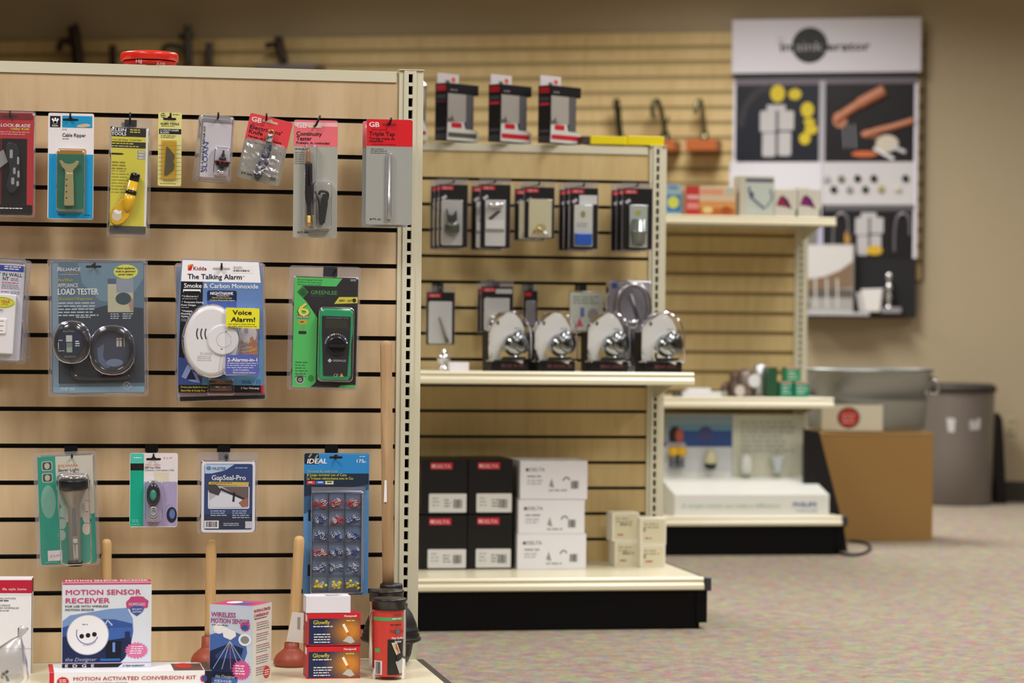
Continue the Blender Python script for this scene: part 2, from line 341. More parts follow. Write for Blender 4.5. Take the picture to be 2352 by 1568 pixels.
# ---------------------------------------------------------------- products on the nearest unit
R_, W_, K_, Y_ = M('#d2222c', .4), WHITE, INK, M('#f2e23a', .4)
def hook(fr, x, hy, label, gy=None, tip=13, lean=0, front=10, plate=True, grp='black hooks on the slat panel'):
    dm = -fr.plane.p.y if fr.plane.a == 0 else .05
    base = getattr(fr, 'back', 0); D = -(dm-base)/fr.sy
    h = Fr(x, hy, fr.plane); h.plane = fr.plane
    o = thing('display_hook', h, label, 'hook', grp)
    gy = hy-4 if gy is None else gy
    if plate:
        g = G(h); g.box(x-15, gy-3, x+15, gy+14, D+.5, D+3, BLACK); g.box(x-12, gy+14, x+12, gy+34, D+.5, D+2.4, BLACK); g.build('mount_plate', o)
    g = G(h); g.tube([(x, hy, D+2)]+[(x, hy, front-3), (x+lean*.2, hy-1, front), (x+lean*.6, hy-tip*.5, front+2), (x+lean, hy-tip, front+2.5)], 2.4, BLACK); g.build('wire', o)
    return o
def slot(g, x, y, m=INK, w=18, d=.7):      # euro hanging slot seen dark
    g.rrect(x-w, y-2.4, x+w, y+2.4, 2.2, m, d); g.ell(x, y-2, 5, 4.5, m, d+.05, 12)
def sheet(g, x0, y0, x1, y1, r, m, d0=-1.2, d1=0): g.prism(g.rr(x0, y0, x1, y1, r), d0, d1, m)
# 1 lock-blade utility knife
fr = Fr(20, 376, PY(-.07)); o = thing('utility_knife_pack', fr, 'folding utility knife on a red and black card, cut off by the frame edge', 'tool pack')
g = G(fr); sheet(g, -52, 256, 78, 496, 6, M('#b8333c', .35)); g.rect(-50, 258, 75, 275, M('#7c1f28', .4), .2); g.rrect(3, 318, 62, 492, 2, M('#1b191b', .35), .3); g.rect(-50, 470, 75, 494, M('#191719', .35), .25); g.rect(-50, 318, 2, 494, M('#3b1a1e', .35), .3)
g.text('LOCK-BLADE', 1, 291, 7, W_, w=68, bold=.03, shear=.1); g.text('Utility Knife', 24, 298, 6, Y_, w=43, bold=.02, shear=.15); g.greek(-40, 302, 68, 2, 5, M('#e8a0a0'), t=.4); g.greek(-40, 477, 62, 1, 5, W_); slot(g, 22, 267, M('#4a2228'))
g.build('backing_card', o)
g = G(fr); kp = [(12, 335), (18, 328), (28, 327), (38, 333), (43, 346), (44, 368), (46, 385), (48, 405), (44, 425), (36, 440), (26, 445), (18, 438), (14, 425), (18, 410), (22, 395), (20, 375), (14, 358)]
g.prism(kp, 2, 15, M('#2c2b33', .35), None, 2.5, True)
for q in ((22, 344, 29, 364), (30, 385, 36, 400), (26, 408, 33, 424), (39, 360, 44, 378), (40, 392, 45, 408), (38, 416, 44, 428)): g.rrect(*q, 2.5, M('#9aa098', .3), 15.2)
g.build('knife', o)
g = G(fr); g.prism([(-20, 360), (8, 344), (18, 372), (0, 386), (-20, 384)], 5, 7, STEEL); g.build('blade', o)
g = G(fr); g.blister(-52, 257, 80, 497, 16, CLEAR, 8); g.prism(g.rr(-54, 254, 82, 499, 7), -.8, -.2, CLEARD); g.build('clear_shell', o)
hook(fr, 23, 268, 'black metal hook through the red utility knife card')
# 2 cable ripper
fr = Fr(162, 380, PY(-.07)); o = thing('cable_ripper_pack', fr, 'metal cable ripper on a white and bright blue card', 'tool pack')
g = G(fr); BL = M('#1f97cf', .35); sheet(g, 110, 260, 215, 503, 4, M('#e9e4e8', .4)); g.rect(112, 354, 214, 502, BL, .2); g.rrect(114, 267, 138, 293, 1, K_, .3); g.rect(142, 266, 211, 293, BL, .3)
for a in (-1, 0, 1): g.line(126, 284, 126+a*7, 273-(a == 0)*2, 4, W_, .5)
g.ell(126, 282, 5, 3, W_, .5, 12); g.text('IDEAL', 119, 291, 4, W_, w=14, bold=.02); g.poly([(174, 291), (180, 286), (196, 283), (207, 285), (206, 289), (190, 292)], M('#d8b48c'), .5)
g.text('45-918', 142.5, 299, 3, K_, w=10); g.text('Cable Ripper', 142.5, 314, 8, K_, w=54, bold=.012); g.greek(143, 318, 164, 1, 4, M('#777777')); g.greek(134, 493, 152, 1, 3, K_); g.greek(195, 493, 210, 1, 3, K_); slot(g, 161, 275)
g.build('backing_card', o)
g = G(fr); MT = M('#e6e4da', .28, .55)
g.prism([(136, 370), (141, 369), (147, 375), (155, 377), (162, 377), (169, 375), (175, 369), (181, 370), (181, 375), (175, 384), (168, 391), (168, 402), (150, 402), (149, 391), (141, 383)], 6, 12, MT, None, 1.5)
g.prism([(150, 396), (168, 396), (171, 470), (169, 473), (149, 473), (147, 470)], 3, 13, MT, None, 3, True)
for yy in (413, 427, 441, 455): g.ell(153, yy, 1.8, 1.8, K_, 13.4, 8)
g.build('ripper', o)
g = G(fr); g.rrect(131, 341, 198, 488, 6, M('#b98a3e', .5), .45); g.rect(131.5, 354, 197.5, 484, M('#2d8088', .4), .5); g.build('blister_window', o)
g = G(fr); g.blister(128, 343, 196, 486, 16, AMBER, 8, .7); g.build('blister', o)
hook(fr, 161, 274, 'black metal hook through the blue cable ripper card')
# 3 yellow cable stripper
fr = Fr(297, 408, PY(-.075)); o = thing('cable_stripper_pack', fr, 'yellow cable stripper in a clear shell with yellow and black card', 'tool pack', tilt=.9)
g = G(fr); YC = M('#d8d04a', .4); sheet(g, 251, 292, 339, 540, 3, YC); g.rect(251, 292, 333, 314, K_, .2); g.rect(251, 326, 333, 340, M('#2a2a20'), .2); g.rect(333, 294, 338, 534, M('#e6e6ea'), .2); g.rect(252, 519, 338, 539, M('#4a4a48'), .25)
g.text('KLEIN', 254, 302.5, 7.5, W_, w=33, bold=.05); g.text('TOOLS', 254, 311.5, 7.5, W_, w=33, bold=.05); g.greek(296, 297, 326, 2, 5, Y_); g.text('Coax Cable Stripper - 2-Level, Radial', 256, 323, 4, K_, w=66); g.greek(255, 329, 312, 1, 5, Y_); g.greek(255, 335, 318, 1, 5, M('#cfcf80'))
g.poly([(252, 352), (278, 352), (284, 354), (278, 356), (252, 356)], K_, .4)
for i in range(3): g.rect(314, 345+i*7, 333, 351+i*7, M('#a8a8a4'), .4); g.greek(318, 347+i*7, 331, 1, 4, W_, .7)
g.greek(256, 372, 290, 3, 7, M('#8c8626')); g.greek(256, 392, 296, 8, 7, M('#a09a30'), t=.3); g.build('backing_card', o)
g = G(fr); YP = M('#e2b21a', .3, 0, .5, .3)
g.prism([(255, 505), (257, 490), (266, 474), (280, 458), (296, 448), (308, 460), (307, 480), (298, 500), (285, 514), (270, 519), (260, 515)], 3, 12, YP, None, 2.5, True)
g.lathe(311, 398, 14, (-.22, 1, 0), [(0, 9), (2, 11), (18, 11.5)], M('#17171a', .2)); g.lathe(306.6, 417, 14, (-.22, 1, 0), [(0, 11.5), (20, 12), (21, 13)], YP); g.lathe(302, 438, 14, (-.22, 1, 0), [(0, 13), (9, 13)], M('#1a1a1d', .25)); g.lathe(300, 447, 13, (-.2, 1, 0), [(0, 13), (16, 13.5), (34, 9), (40, 3)], YP)
g.build('stripper', o)
g = G(fr); g.ell(270, 497, 11, 12, M('#d9c8b0', .4), 12.6, 16); g.poly([(261, 486), (268, 482), (276, 486), (282, 484), (279, 493), (268, 492)], W_, 12.9); g.build('paper_tag', o)
g = G(fr); g.prism(g.rr(248, 272, 347, 546, 4), -2.4, -1.6, CLEARD); g.blister(251, 292, 341, 541, 17, CLEAR, 8); g.build('clear_shell', o)
g = G(fr); g.rect(283, 275, 311, 291, M('#36343a'), -1.4); g.build('hang_tab', o)
hook(fr, 298, 283, 'black metal hook through the clear shell of the yellow stripper', tip=24)
# 4 utility blades
fr = Fr(389, 342, PY(-.065)); o = thing('utility_blades_pack', fr, 'narrow pale yellow card with a grey trapezoid blade', 'tool pack')
g = G(fr); sheet(g, 363, 258, 417, 427, 4, M('#ded98e', .4)); g.rect(365, 296, 416, 308, K_, .2); g.text('KLEIN TOOLS', 369, 286.5, 4.6, K_, w=42, bold=.03); g.greek(370, 289, 404, 1, 3, M('#76722e')); g.text('5 UTILITY-KNIFE', 368, 301.5, 3.9, W_, w=42, bold=.02); g.text('BLADES', 368, 306.5, 3.9, W_, w=20, bold=.02); g.greek(369, 311, 408, 2, 4, M('#77722e'))
g.arc(374, 265, 5, 5, 0, 360, 1, K_, .4); g.line(374, 260, 374, 270, 1, K_, .4); g.line(369, 265, 379, 265, 1, K_, .4); g.greek(396, 262, 414, 1, 4, M('#77722e')); g.rect(370, 322, 406, 413, M('#c59a1e', .4), .2)
for i in range(9): g.line(364, 334+i*9.5, 416, 334+i*9.5, .8, M('#8a8446'), .35)
g.greek(368, 421, 412, 1, 3, M('#77722e')); slot(g, 389, 273, INK, 15); g.build('backing_card', o)
g = G(fr); g.prism([(382, 337), (386, 338), (401, 355), (400, 366), (397, 371), (401, 376), (399, 390), (381, 404), (378, 400)], 1, 3, M('#6f6b52', .35, .6), None, .6); g.build('blade', o)
g = G(fr); g.blister(371, 324, 406, 412, 6, CLEAR, 3, .6); g.build('blister', o)
hook(fr, 391, 273, 'black metal hook through the narrow yellow blade card')
# 5 valve handle repair kits, three on one hook
def kit(dx, dy, tilt, back, front, lab):
    fr = Fr(492+dx, 342+dy, PY(-.09+back)); o = thing('repair_kit_pack', fr, lab, 'repair kit', 'clear repair kit packs', tilt=tilt); x, y = dx, dy
    g = G(fr); g.prism(g.rr(452+x, 264+y, 533+x, 414+y, 6), 0, 1, CLEARD); g.blister(454+x, 266+y, 531+x, 412+y, 15, CLEAR, 6, 1); g.build('clear_shell', o)
    g = G(fr); sheet(g, 463+x, 283+y, 529+x, 408+y, 3, M('#cdc8d0', .4), 1.2, 2.2)
    if front:
        g.text('SLOAN', 478, 396, 10.5, M('#2b4f96'), 2.8, w=68, bold=.01, rot=-90); g.text('B-51-A HANDLE REPAIR KIT', 469, 397, 5, K_, 2.8, w=106, bold=.01, rot=-90); g.line(487, 347, 470, 395, .8, M('#a8a4b0'), 2.6)
    g.build('instruction_card', o)
    if front:
        g = G(fr); g.lathe(513, 344, 12, (-.05, 1, 0), [(0, 2), (8, 3), (8.5, 4.5), (15, 5), (15.5, 7.5), (24, 8.5)], M('#222026', .2)); g.lathe(512, 368, 12, (-.05, 1, 0), [(0, 12), (2, 19), (5, 19)], M('#6a2028', .3)); g.lathe(512, 373, 12, (-.05, 1, 0), [(0, 18), (8, 15), (10, 9)], M('#1c1a1e', .15)); g.lathe(511, 383, 12, (-.05, 1, 0), [(0, 6), (8, 6), (9, 9), (15, 10)], CHROME); g.build('valve_handle', o)
        g = G(fr); g.blister(490, 336, 531, 404, 22, CLEAR, 8, 1); g.build('blister', o)
    return fr
kit(-4, 6, 5, .03, False, 'rear clear repair kit pack, its lower left corner showing'); kit(2, 5, 2.5, .015, False, 'middle clear repair kit pack between the two others')
fr = kit(0, 0, 3.4, 0, True, 'front clear repair kit pack with black stepped valve handle')
hook(fr, 500, 272, 'black metal hook holding the clear repair kit packs', front=16)
# 6 electricians' knife
def gbcard(g, x0, y0, x1, y1, split, title, sub, model, red, grey, extra=()):
    sheet(g, x0, y0, x1, y1, 5, M(grey, .4)); g.poly([(x0+.3, split), (x1-.3, split)]+[p for p in g.rr(x0+.3, y0+.3, x1-.3, y1, 5)[10:20]][::-1][:0]+[(x1-.3, y0+4), (x1-4, y0+.4), (x0+4, y0+.4), (x0+.3, y0+4)], M(red, .35), .2)
    g.text('GB', x0+6, y0+18, 11, M('#f3d9dc'), w=23, bold=.06)
    for i, (t, y, h, w) in enumerate(title): g.text(t, x0+6, y, h, K_, w=w, bold=.03)
    g.text(model, x0+10, y1-10, 4.2, K_, w=24, bold=.02)
fr = Fr(608, 343, PY(-.085)); o = thing('electrician_knife_pack', fr, 'tilted red and grey card with a folding knife under crumpled film', 'tool pack', tilt=12)
g = G(fr); gbcard(g, 558, 268, 658, 419, 328, [("Electricians'", 303, 9, 75), ('Knife', 314, 9, 32), ('Navaja de electricista', 323, 5, 78)], None, 'KT-304', '#e0454e', '#8f8b7e'); g.greek(566, 290, 600, 1, 4, M('#a03038')); g.greek(566, 332, 640, 1, 4, M('#5c584c')); g.rect(634, 392, 648, 410, M('#6f6b60'), .3); g.text('USA', 636, 406, 5, K_, w=11); slot(g, 607, 279, M('#c9b89c')); g.build('backing_card', o)
g = G(fr); g.prism([(608, 322), (617, 322), (622, 332), (623, 370), (618, 398), (608, 414), (600, 414), (596, 404), (600, 378), (604, 340)], 3, 14, M('#3b424c', .3), None, 3, True); g.lathe(612.5, 306, 10, (0, 1, 0), [(0, 7), (4, 8.5), (18, 8.5), (19, 7)], CHROME); g.tube(spline([(606, 306, 10), (607, 300, 12), (613, 297, 12), (619, 300, 12), (619, 306, 10)], 4), 1.4, BRASS); g.tube([(600, 404, 15), (617, 388, 15)], 1.8, CHROME); g.build('knife', o)
g = G(fr); R = random.Random(4); nx, ny = 12, 12; ids = [[g.P(562+i*8, 326+j*7, 15+R.uniform(-4, 4)) for i in range(nx)] for j in range(ny)]
for j in range(ny-1):
    for i in range(nx-1): g.face((ids[j][i], ids[j][i+1], ids[j+1][i+1], ids[j+1][i]), CLEARD)
g.build('shrink_film', o)
hook(fr, 611, 276, 'black metal hook through the tilted red knife card', tip=15)
# 7 continuity tester
fr = Fr(724, 410, PY(-.09)); o = thing('continuity_tester_pack', fr, 'continuity tester with a black coiled lead on a red and grey card', 'tool pack')
g = G(fr); gbcard(g, 674, 276, 775, 546, 336, [('Continuity', 312, 9.5, 58), ('Tester', 323, 9.5, 35), ('Probador de continuidad', 331, 5.5, 76)], None, 'GCT-304', '#e8707c', '#a6a79f'); g.rect(675, 281, 774, 290, M('#e9b8bc'), .25); g.greek(677, 342, 705, 1, 4, K_); g.greek(677, 350, 702, 6, 5, M('#77776a'), t=.3); slot(g, 722, 291, M('#d8cdb4'), 16); g.build('backing_card', o)
g = G(fr); g.lathe(706.5, 340, 10, (0, 1, 0), [(0, 2), (10, 4), (30, 4.5), (36, 6)], M('#a8744e', .35, .3)); g.lathe(706.5, 376, 11, (.02, 1, 0), [(0, 9), (2, 9.5), (50, 9.5), (80, 8), (96, 5), (118, 5)], M('#17171c', .2)); g.lathe(709, 494, 11, (0, 1, 0), [(0, 4), (4, 6), (16, 6), (18, 7), (26, 6)], BRASS); g.build('probe', o)
g = G(fr); g.tube(spline([(722, 440, 8), (728, 452, 12), (732, 470, 12), (734, 490, 12), (737, 516, 12)]), 2, K_); g.tube(spline([(732, 448, 12), (735, 440, 13), (750, 442, 13), (752, 452, 12), (746, 470, 12), (744, 500, 12), (738, 516, 12)]), 3, K_); g.prism([(740, 446), (752, 444), (752, 470), (746, 512), (734, 516), (732, 500)], 6, 14, M('#1f1f24', .35), None, 2); g.build('test_lead', o)
g = G(fr); g.blister(696, 330, 728, 530, 20, CLEAR, 8); g.blister(716, 416, 763, 528, 20, CLEAR, 10); g.build('blister', o)
hook(fr, 722, 290, 'bent black hook through the continuity tester card', tip=24, lean=12)
# 8 triple tap, two on one hook
for k, (dx, dy, dm, lab) in enumerate([(-9, 5, -.06, 'rear red and grey tap card, mostly behind its twin'), (0, 0, -.085, 'front red and grey card holding one long steel tap')]):
    fr = Fr(895+dx, 396+dy, PY(dm)); o = thing('tap_pack', fr, lab, 'tool pack', 'red and grey thread tap cards')
    g = G(fr); gbcard(g, 841+dx, 274+dy, 947+dx, 516+dy, 336+dy, [('Triple Tap', 312+dy, 9.5, 59), ('Terraja triple de', 321+dy, 5.5, 58), ('recambio', 327+dy, 5.5, 32)] if k else [], None, 'RTT-10', '#d8222c' if k else '#e07880', '#9fa19c' if k else '#aab0b2')
    if k: g.text('REPLACEMENT', 853, 300, 3.5, M('#7c1218'), w=36); g.greek(853, 331, 915, 1, 4, M('#7c1218')); g.greek(851, 342, 890, 3, 4.5, M('#66665e'), t=.35); slot(g, 893, 286, M('#8c1c22'), 16)
    g.build('backing_card', o)
    if k:
        g = G(fr); g.lathe(893, 353, 7, (0, 1, 0), [(0, 3.2), (90, 3.2), (91, 4), (146, 4), (148, 3)], STEEL, 12); g.build('tap_bit', o); g = G(fr); g.blister(886, 350, 901, 504, 11, CLEAR, 5); g.build('blister', o)
hook(fr, 893, 286, 'black metal hook holding the red tap cards', tip=15, lean=4)
# 9 in-wall timers
for k, (dx, dy, tl, dm, lab) in enumerate([(12, 4, 3.5, -.05, 'rear white wall timer pack tilted behind another'), (0, 0, -1.6, -.1, 'front white wall timer pack cut by the frame edge')]):
    fr = Fr(0+dx, 712+dy, PY(dm)); o = thing('timer_pack', fr, lab, 'timer pack', 'white wall timer packs', tilt=-tl if k == 0 else -tl)
    if k == 0: o.rotation_euler[1] = math.radians(-3.4)
    else: o.rotation_euler[1] = math.radians(3)
    g = G(fr); sheet(g, -70, 606, 50, 826, 4, M('#cfd0dc', .4))
    if k:
        g.rect(-68, 608, 49, 622, M('#2b3f98'), .2); g.greek(4, 610, 45, 2, 5, W_); g.text('RT IN WALL', -16, 633, 8.5, K_, w=62, bold=.012); g.text('NT', 2, 643, 8.5, K_, w=14, bold=.02); g.greek(20, 637, 42, 2, 4, M('#777788')); g.greek(0, 647, 46, 1, 4, R_); g.greek(0, 652, 46, 3, 4, M('#888898')); g.greek(0, 668, 20, 1, 4, R_); g.greek(22, 667, 46, 2, 4, M('#888898'))
    g.build('backing_card', o)
    if k:
        g = G(fr); WP = M('#efedf0', .3, 0, .5); g.prism(g.rr(-60, 674, 36, 812, 4), 2, 18, WP, None, 3); g.prism(g.rr(-40, 730, 17, 766, 4), 18, 22, WP, None, 2)
        for i in range(3): g.rect(-8, 736+i*11, 10, 737.5+i*11, M('#77777c'), 22.3)
        g.ell(2, 712, 8, 7, M('#dcd9dd'), 18.3); g.text('30', -1, 714, 4, K_, 18.6, w=7); g.build('timer', o)
        g = G(fr); g.ell(3, 694, 31, 13, M('#d8dc3c'), 18.4); g.arc(3, 694, 27, 11, 0, 360, 1, M('#5b8a3a'), 18.6, 20); g.text('YEAR', 0, 695, 7, M('#d86a2a'), 18.8, w=22, bold=.03); g.text('LIMITED', 2, 700, 3.4, M('#d86a2a'), 18.8, w=16); g.build('sticker', o)
    g = G(fr); g.prism(g.rr(-74, 594, 66, 834, 7), -2, -1.4, CLEARD); g.blister(-72, 600, 56, 828, 20, CLEAR, 8, .6); g.blister(50, 606, 64, 824, 8, CLEAR, 3, .6); g.build('clear_shell', o)
hook(fr, -30, 606, 'black metal hook holding the white timer packs')
# 10 load tester
fr = Fr(224, 752, PY(-.085)); o = thing('load_tester_pack', fr, 'large clear pack with two round black load meter pods', 'tester pack', tilt=-1)
DK = M('#222f3e', .35); g = G(fr); sheet(g, 119, 602, 332, 902, 3, M('#5d7487', .35)); g.rect(121, 604, 135, 900, M('#7c93a5'), .2); g.poly([(135, 700), (200, 712), (250, 700), (330, 708), (331, 880), (134, 880)], M('#39424d', .35), .2); g.poly([(180, 604), (330, 604), (330, 640), (290, 700), (230, 690), (190, 650)], M('#6f8b9e'), .15); g.rect(121, 888, 331, 901, M('#7fa2b8'), .3)
g.text('R', 133, 622, 9.5, M('#cdd3d6'), w=8, bold=.05, shear=.15); g.text('ELIANCE', 141, 622, 7.5, M('#cdd3d6'), w=45, bold=.05, shear=.1); g.line(150, 626, 187, 625, 1.2, M('#b58a5e'), .6); g.greek(139, 629, 186, 1, 4, M('#a9b6bf')); g.text('Am/Watt', 134, 646, 7.5, M('#b9b04c'), w=34, bold=.03, shear=.15)
g.text('APPLIANCE', 134, 659, 9, M('#cdd3d6'), w=46, bold=.03); g.text('LOAD TESTER', 134, 676, 14, M('#dfe3e2'), w=92, bold=.035); g.text('Ammeter/Wattmeter', 135, 689, 7, M('#b9b04c'), w=80, bold=.02, shear=.15); g.greek(134, 694, 236, 5, 7, M('#aebbc4'), t=.45); g.greek(175, 727, 210, 1, 5, M('#c8d0d4'))
g.ell(290, 624, 28, 16.5, M('#d8d75c'), .4); g.text('Match appliance', 290, 618, 4.6, K_, .8, w=42, al='c', bold=.02); g.text('loads to generator', 290, 625, 4.6, K_, .8, w=46, al='c', bold=.02); g.text('power output', 290, 632, 4.6, K_, .8, w=34, al='c', bold=.02)
g.rect(248, 640, 307, 717, M('#b9b79d'), .3); g.rect(248, 640, 268, 652, M('#4f5f7c'), .4); g.rect(268, 640, 307, 672, M('#8e98a8'), .4); g.ell(284, 686, 18, 14, M('#3c5058'), .6); g.poly([(296, 700), (304, 684), (308, 690), (306, 716), (300, 714)], M('#a58a7c'), .7); g.greek(254, 720, 278, 3, 5, M('#bcc4c8')); g.greek(282, 720, 308, 3, 5, M('#bcc4c8'))
g.text('THP103', 137, 896, 7.5, M('#cdd3d6'), w=33, bold=.03); g.arc(290, 886, 8, 8, 0, 360, 1.2, M('#d0d4d6'), .5, 20); g.text('UL', 286, 889, 5.5, M('#d0d4d6'), w=8, bold=.02); g.text('c', 277, 889, 4, M('#d0d4d6')); g.text('us', 299, 889, 4, M('#d0d4d6')); slot(g, 216, 612); g.build('backing_card', o)
def ovalpod(g, cx, cy, rx, ry, h, m, ins=.72, tilt=0):
    R = []
    for k, hh in ((1, 1), (1, h*.35), (.95, h*.7), (.86, h*.92), (ins, h)): R.append([(x, y, hh) for x, y in g.el(cx, cy, rx*k, ry*k, 32)])
    g.loft(R, m)
PB = M('#24252b', .18, 0, .5, .5)
g = G(fr); ovalpod(g, 163, 786, 40, 49, 24, PB); g.ell(160, 787, 28, 37, M('#2c3346', .25), 24.3); g.rect(151, 769, 165, 784, M('#b8bcc0'), 24.6); g.rect(152, 786, 165, 806, M('#6f7f78'), 24.6); g.rect(152, 797, 165, 808, M('#8fa392'), 24.8)
g.text('Am/Watt', 144, 762, 5, M('#8f8d52'), 24.8, w=26); g.text('RELIANCE', 147, 820, 4.5, M('#8f8d52'), 24.8, w=26); g.text('AMPS', 133, 782, 3, W_, 24.8); g.text('WATTS', 133, 806, 3, W_, 24.8); g.line(133.5, 785, 133.5, 801, .9, W_, 24.8); g.greek(172, 782, 182, 3, 5, W_, 24.8); g.build('meter_pod', o)
g = G(fr); cx, cy = 255, 804
for rx, ry, hh in ((52, 54, 0),): pass
R = [[(x, y, hh) for x, y in g.el(cx, cy, 52*k, 55*k, 36)] for k, hh in ((1, .5), (1, 8), (.97, 17), (.9, 22), (.83, 20), (.8, 8))]; g.loft(R, PB, True); g.ell(cx, cy, 42, 44, M('#3b4356', .2), 8.3, 32); g.rect(267, 776, 272, 796, M('#c9c6b8'), 8.8); g.rect(274, 776, 279, 796, M('#c9c6b8'), 8.8); g.line(284, 774, 285, 797, 1.4, M('#c9c6b8'), 8.8)
for xx in (269.5, 276.5): g.ell(xx, 781, 1.6, 1.6, K_, 9, 8)
g.poly([(240, 846), (225, 830), (222, 800), (238, 790), (236, 820), (252, 844)], M('#5d6c86', .2), 8.6); g.ell(262, 833, 20, 9, M('#7485a0', .2), 8.7, 16); g.build('outlet_pod', o)
g = G(fr); g.tube(spline([(163, 828, 8), (164, 848, 8), (170, 862, 8), (190, 868, 8), (240, 868, 8), (290, 866, 8), (300, 858, 8), (302, 840, 8), (300, 822, 8)]), 5.5, PB); g.build('cord', o)
g = G(fr); g.prism(g.rr(110, 594, 341, 911, 6), -3, -2.2, CLEARD); g.blister(113, 598, 337, 906, 14, CLEAR, 8, .8); g.blister(120, 735, 208, 835, 16, CLEAR, 38, 14); g.blister(204, 746, 310, 862, 14, CLEAR, 46, 14); g.build('clear_shell', o)
hook(fr, 217, 614, 'black metal hook through the large load tester pack', tip=12)
# 11 talking smoke alarm, one in front of two others
for k, (dx, dy, tl, dm) in enumerate([(-12, 10, -.5, -.055), (4, 12, -2, -.075)]):
    fr = Fr(500+dx, 756+dy, PY(dm)); o = thing('smoke_alarm_pack', fr, ['rearmost smoke alarm pack, grey with a round hole at its corner', 'smoke alarm pack with a red strip showing below the front pack'][k], 'alarm pack', 'smoke alarm packs', tilt=tl)
    g = G(fr); sheet(g, 408, 610, 606, 920, 5, M('#c4c2c8' if k == 0 else '#8c98ac', .4), -1.2, 0); g.rect(410, 886, 605, 905, R_, .3); g.rect(410, 905, 605, 919, K_, .3) if k else None
    g.build('backing_card', o); g = G(fr); g.prism(g.rr(402 if k == 0 else 406, 604, 610, 922, 6), -2.4, -1.4, CLEARD); g.blister(404, 606, 608, 920, 8, CLEAR, 6, .6); g.build('clear_shell', o)
fr = Fr(508, 755, PY(-.1)); o = thing('smoke_alarm_pack', fr, 'front talking smoke alarm pack with white disc and yellow sticker', 'alarm pack', 'smoke alarm packs')
g = G(fr)
CB = M('#6384bb', .35); g.prism([(417, 597), (594, 600), (602, 650), (606, 900), (412, 903), (409, 860), (412, 650)], -1.2, 0, CB)
g.poly([(418, 598), (593, 601), (598, 648), (415, 647)], W_, .2); g.poly([(415, 647), (465, 647.5), (465, 866), (411, 862)], M('#15161c'), .2); g.poly([(466, 780), (604, 780), (605, 884), (466, 884)], M('#5f96c6'), .2); g.poly([(411, 820), (440, 828), (465, 850), (465, 884), (411, 884)], M('#39508e'), .3); g.poly([(411, 884), (605, 884), (605, 901), (412, 902)], M('#15161c'), .4); g.rect(601, 884, 606, 902, R_, .5)
g.poly([(418, 866), (432, 836), (452, 858), (462, 880), (440, 876)], M('#8fa0d4'), .35); g.poly([(428, 872), (440, 848), (452, 872)], M('#1c2450'), .45)
g.poly([(430, 610), (440, 607), (444, 609), (438, 616), (436, 622), (430, 621)], M('#d98a3a'), .4); g.poly([(432, 615), (442, 609), (438, 622), (431, 622)], R_, .5); g.text('Kidde', 443, 621, 8.5, M('#a02a34'), w=30, bold=.03)
g.text('The Talking Alarm', 430, 641, 11.5, M('#1c2440'), w=124, bold=.035); g.text('TM', 555, 636, 3, K_); g.text('Smoke & Carbon Monoxide', 422, 661.5, 10.5, W_, w=170, bold=.025); g.rect(420, 665, 460, 672, W_, .5); g.rect(421, 669, 459, 672, K_, .6)
g.rrect(475, 667, 543, 700, 5, M('#1a2048'), .4); g.rect(475, 690, 543, 704, M('#3e5aa8'), .42); g.text('NIGHTHAWK', 482, 677, 7, W_, w=53, bold=.04, shear=.1); g.text('TECHNOLOGY', 496, 680.5, 2.6, W_, w=30); g.text("World's Most Accurate", 486, 685.5, 3.6, Y_, w=46); g.text('Carbon Monoxide Alarm', 482, 691, 3.6, Y_, w=56)
for i, (t, y) in enumerate([('2-Alarms-in-1', 683), ('Protection During', 696.5), ('Power Outages', 703), ('Multiple', 717), ('Mounting', 723), ('Options', 729)]): g.text(t, 421 if t[0] == '2' else (423 if i == 1 else (416 if i in (2, 4, 5) else 421)), y, 4.2, W_, w=len(t)*2.55, bold=.02)
g.greek(418, 686, 456, 1, 4, M('#a0a4b0')); g.greek(416, 706, 440, 1, 4, M('#a0a4b0')); g.greek(416, 733, 430, 2, 3.5, M('#a0a4b0'))
for yy in (680, 693.5, 713.5): g.star(418.5, yy, 1.6, 1.6, Y_, .6, 5, .5)
g.poly([(453, 705), (462, 701), (461, 712), (456, 708)], M('#c98a58'), .6); g.text('Protect your family from the', 417, 891, 4.2, Y_, w=58); g.text('Silent Killer & Deadly Fires', 417, 899, 4.2, Y_, w=56); g.text('5 Year Warranty', 555, 893, 4.6, W_, w=42, bold=.02)
g.rrect(530, 610, 581, 627, 2, M('#f2f0f4'), .5); g.greek(535, 612, 560, 2, 3.4, M('#8c8c90'), .8); g.bars(534, 619, 572, 623, K_, .8); g.greek(557, 874, 583, 2, 4, M('#2c4a78')); g.text('UL', 592, 878, 5, M('#2c4a78')); g.arc(595, 876, 5, 5, 0, 360, .9, M('#2c4a78'), .5)
# printed photo of a hand pressing the alarm
g.rect(540, 750, 592, 814, M('#a58ab4'), .5); g.ell(570, 766, 20, 22, M('#d9d4dc'), .7); g.poly([(574, 776), (580, 771), (584, 780), (592, 786), (592, 814), (572, 814)], M('#c07a66'), .9)
for i in range(3): g.line(562+i*3, 753, 563+i*3, 765, 1, K_, .9)
g.text('"Fire! Fire!"', 550, 796, 5.5, Y_, 1.2, w=34, bold=.03, rot=-22); g.text('"Carbon', 553, 804, 5.5, Y_, 1.2, w=28, bold=.03, rot=-14); g.text('Monoxide!"', 556, 811, 5.5, Y_, 1.2, w=36, bold=.03, rot=-14); slot(g, 507, 617, M('#b8b4b0'), 20); g.build('backing_card', o)
g = G(fr); WP = M('#ecebee', .35, 0, .45); cx, cy = 484, 783
g.loft([[(x, y, hh) for x, y in g.el(cx, cy, 63*k, 82*k, 48)] for k, hh in ((1, 2), (1, 14), (.985, 20), (.95, 25), (.88, 28))], WP)
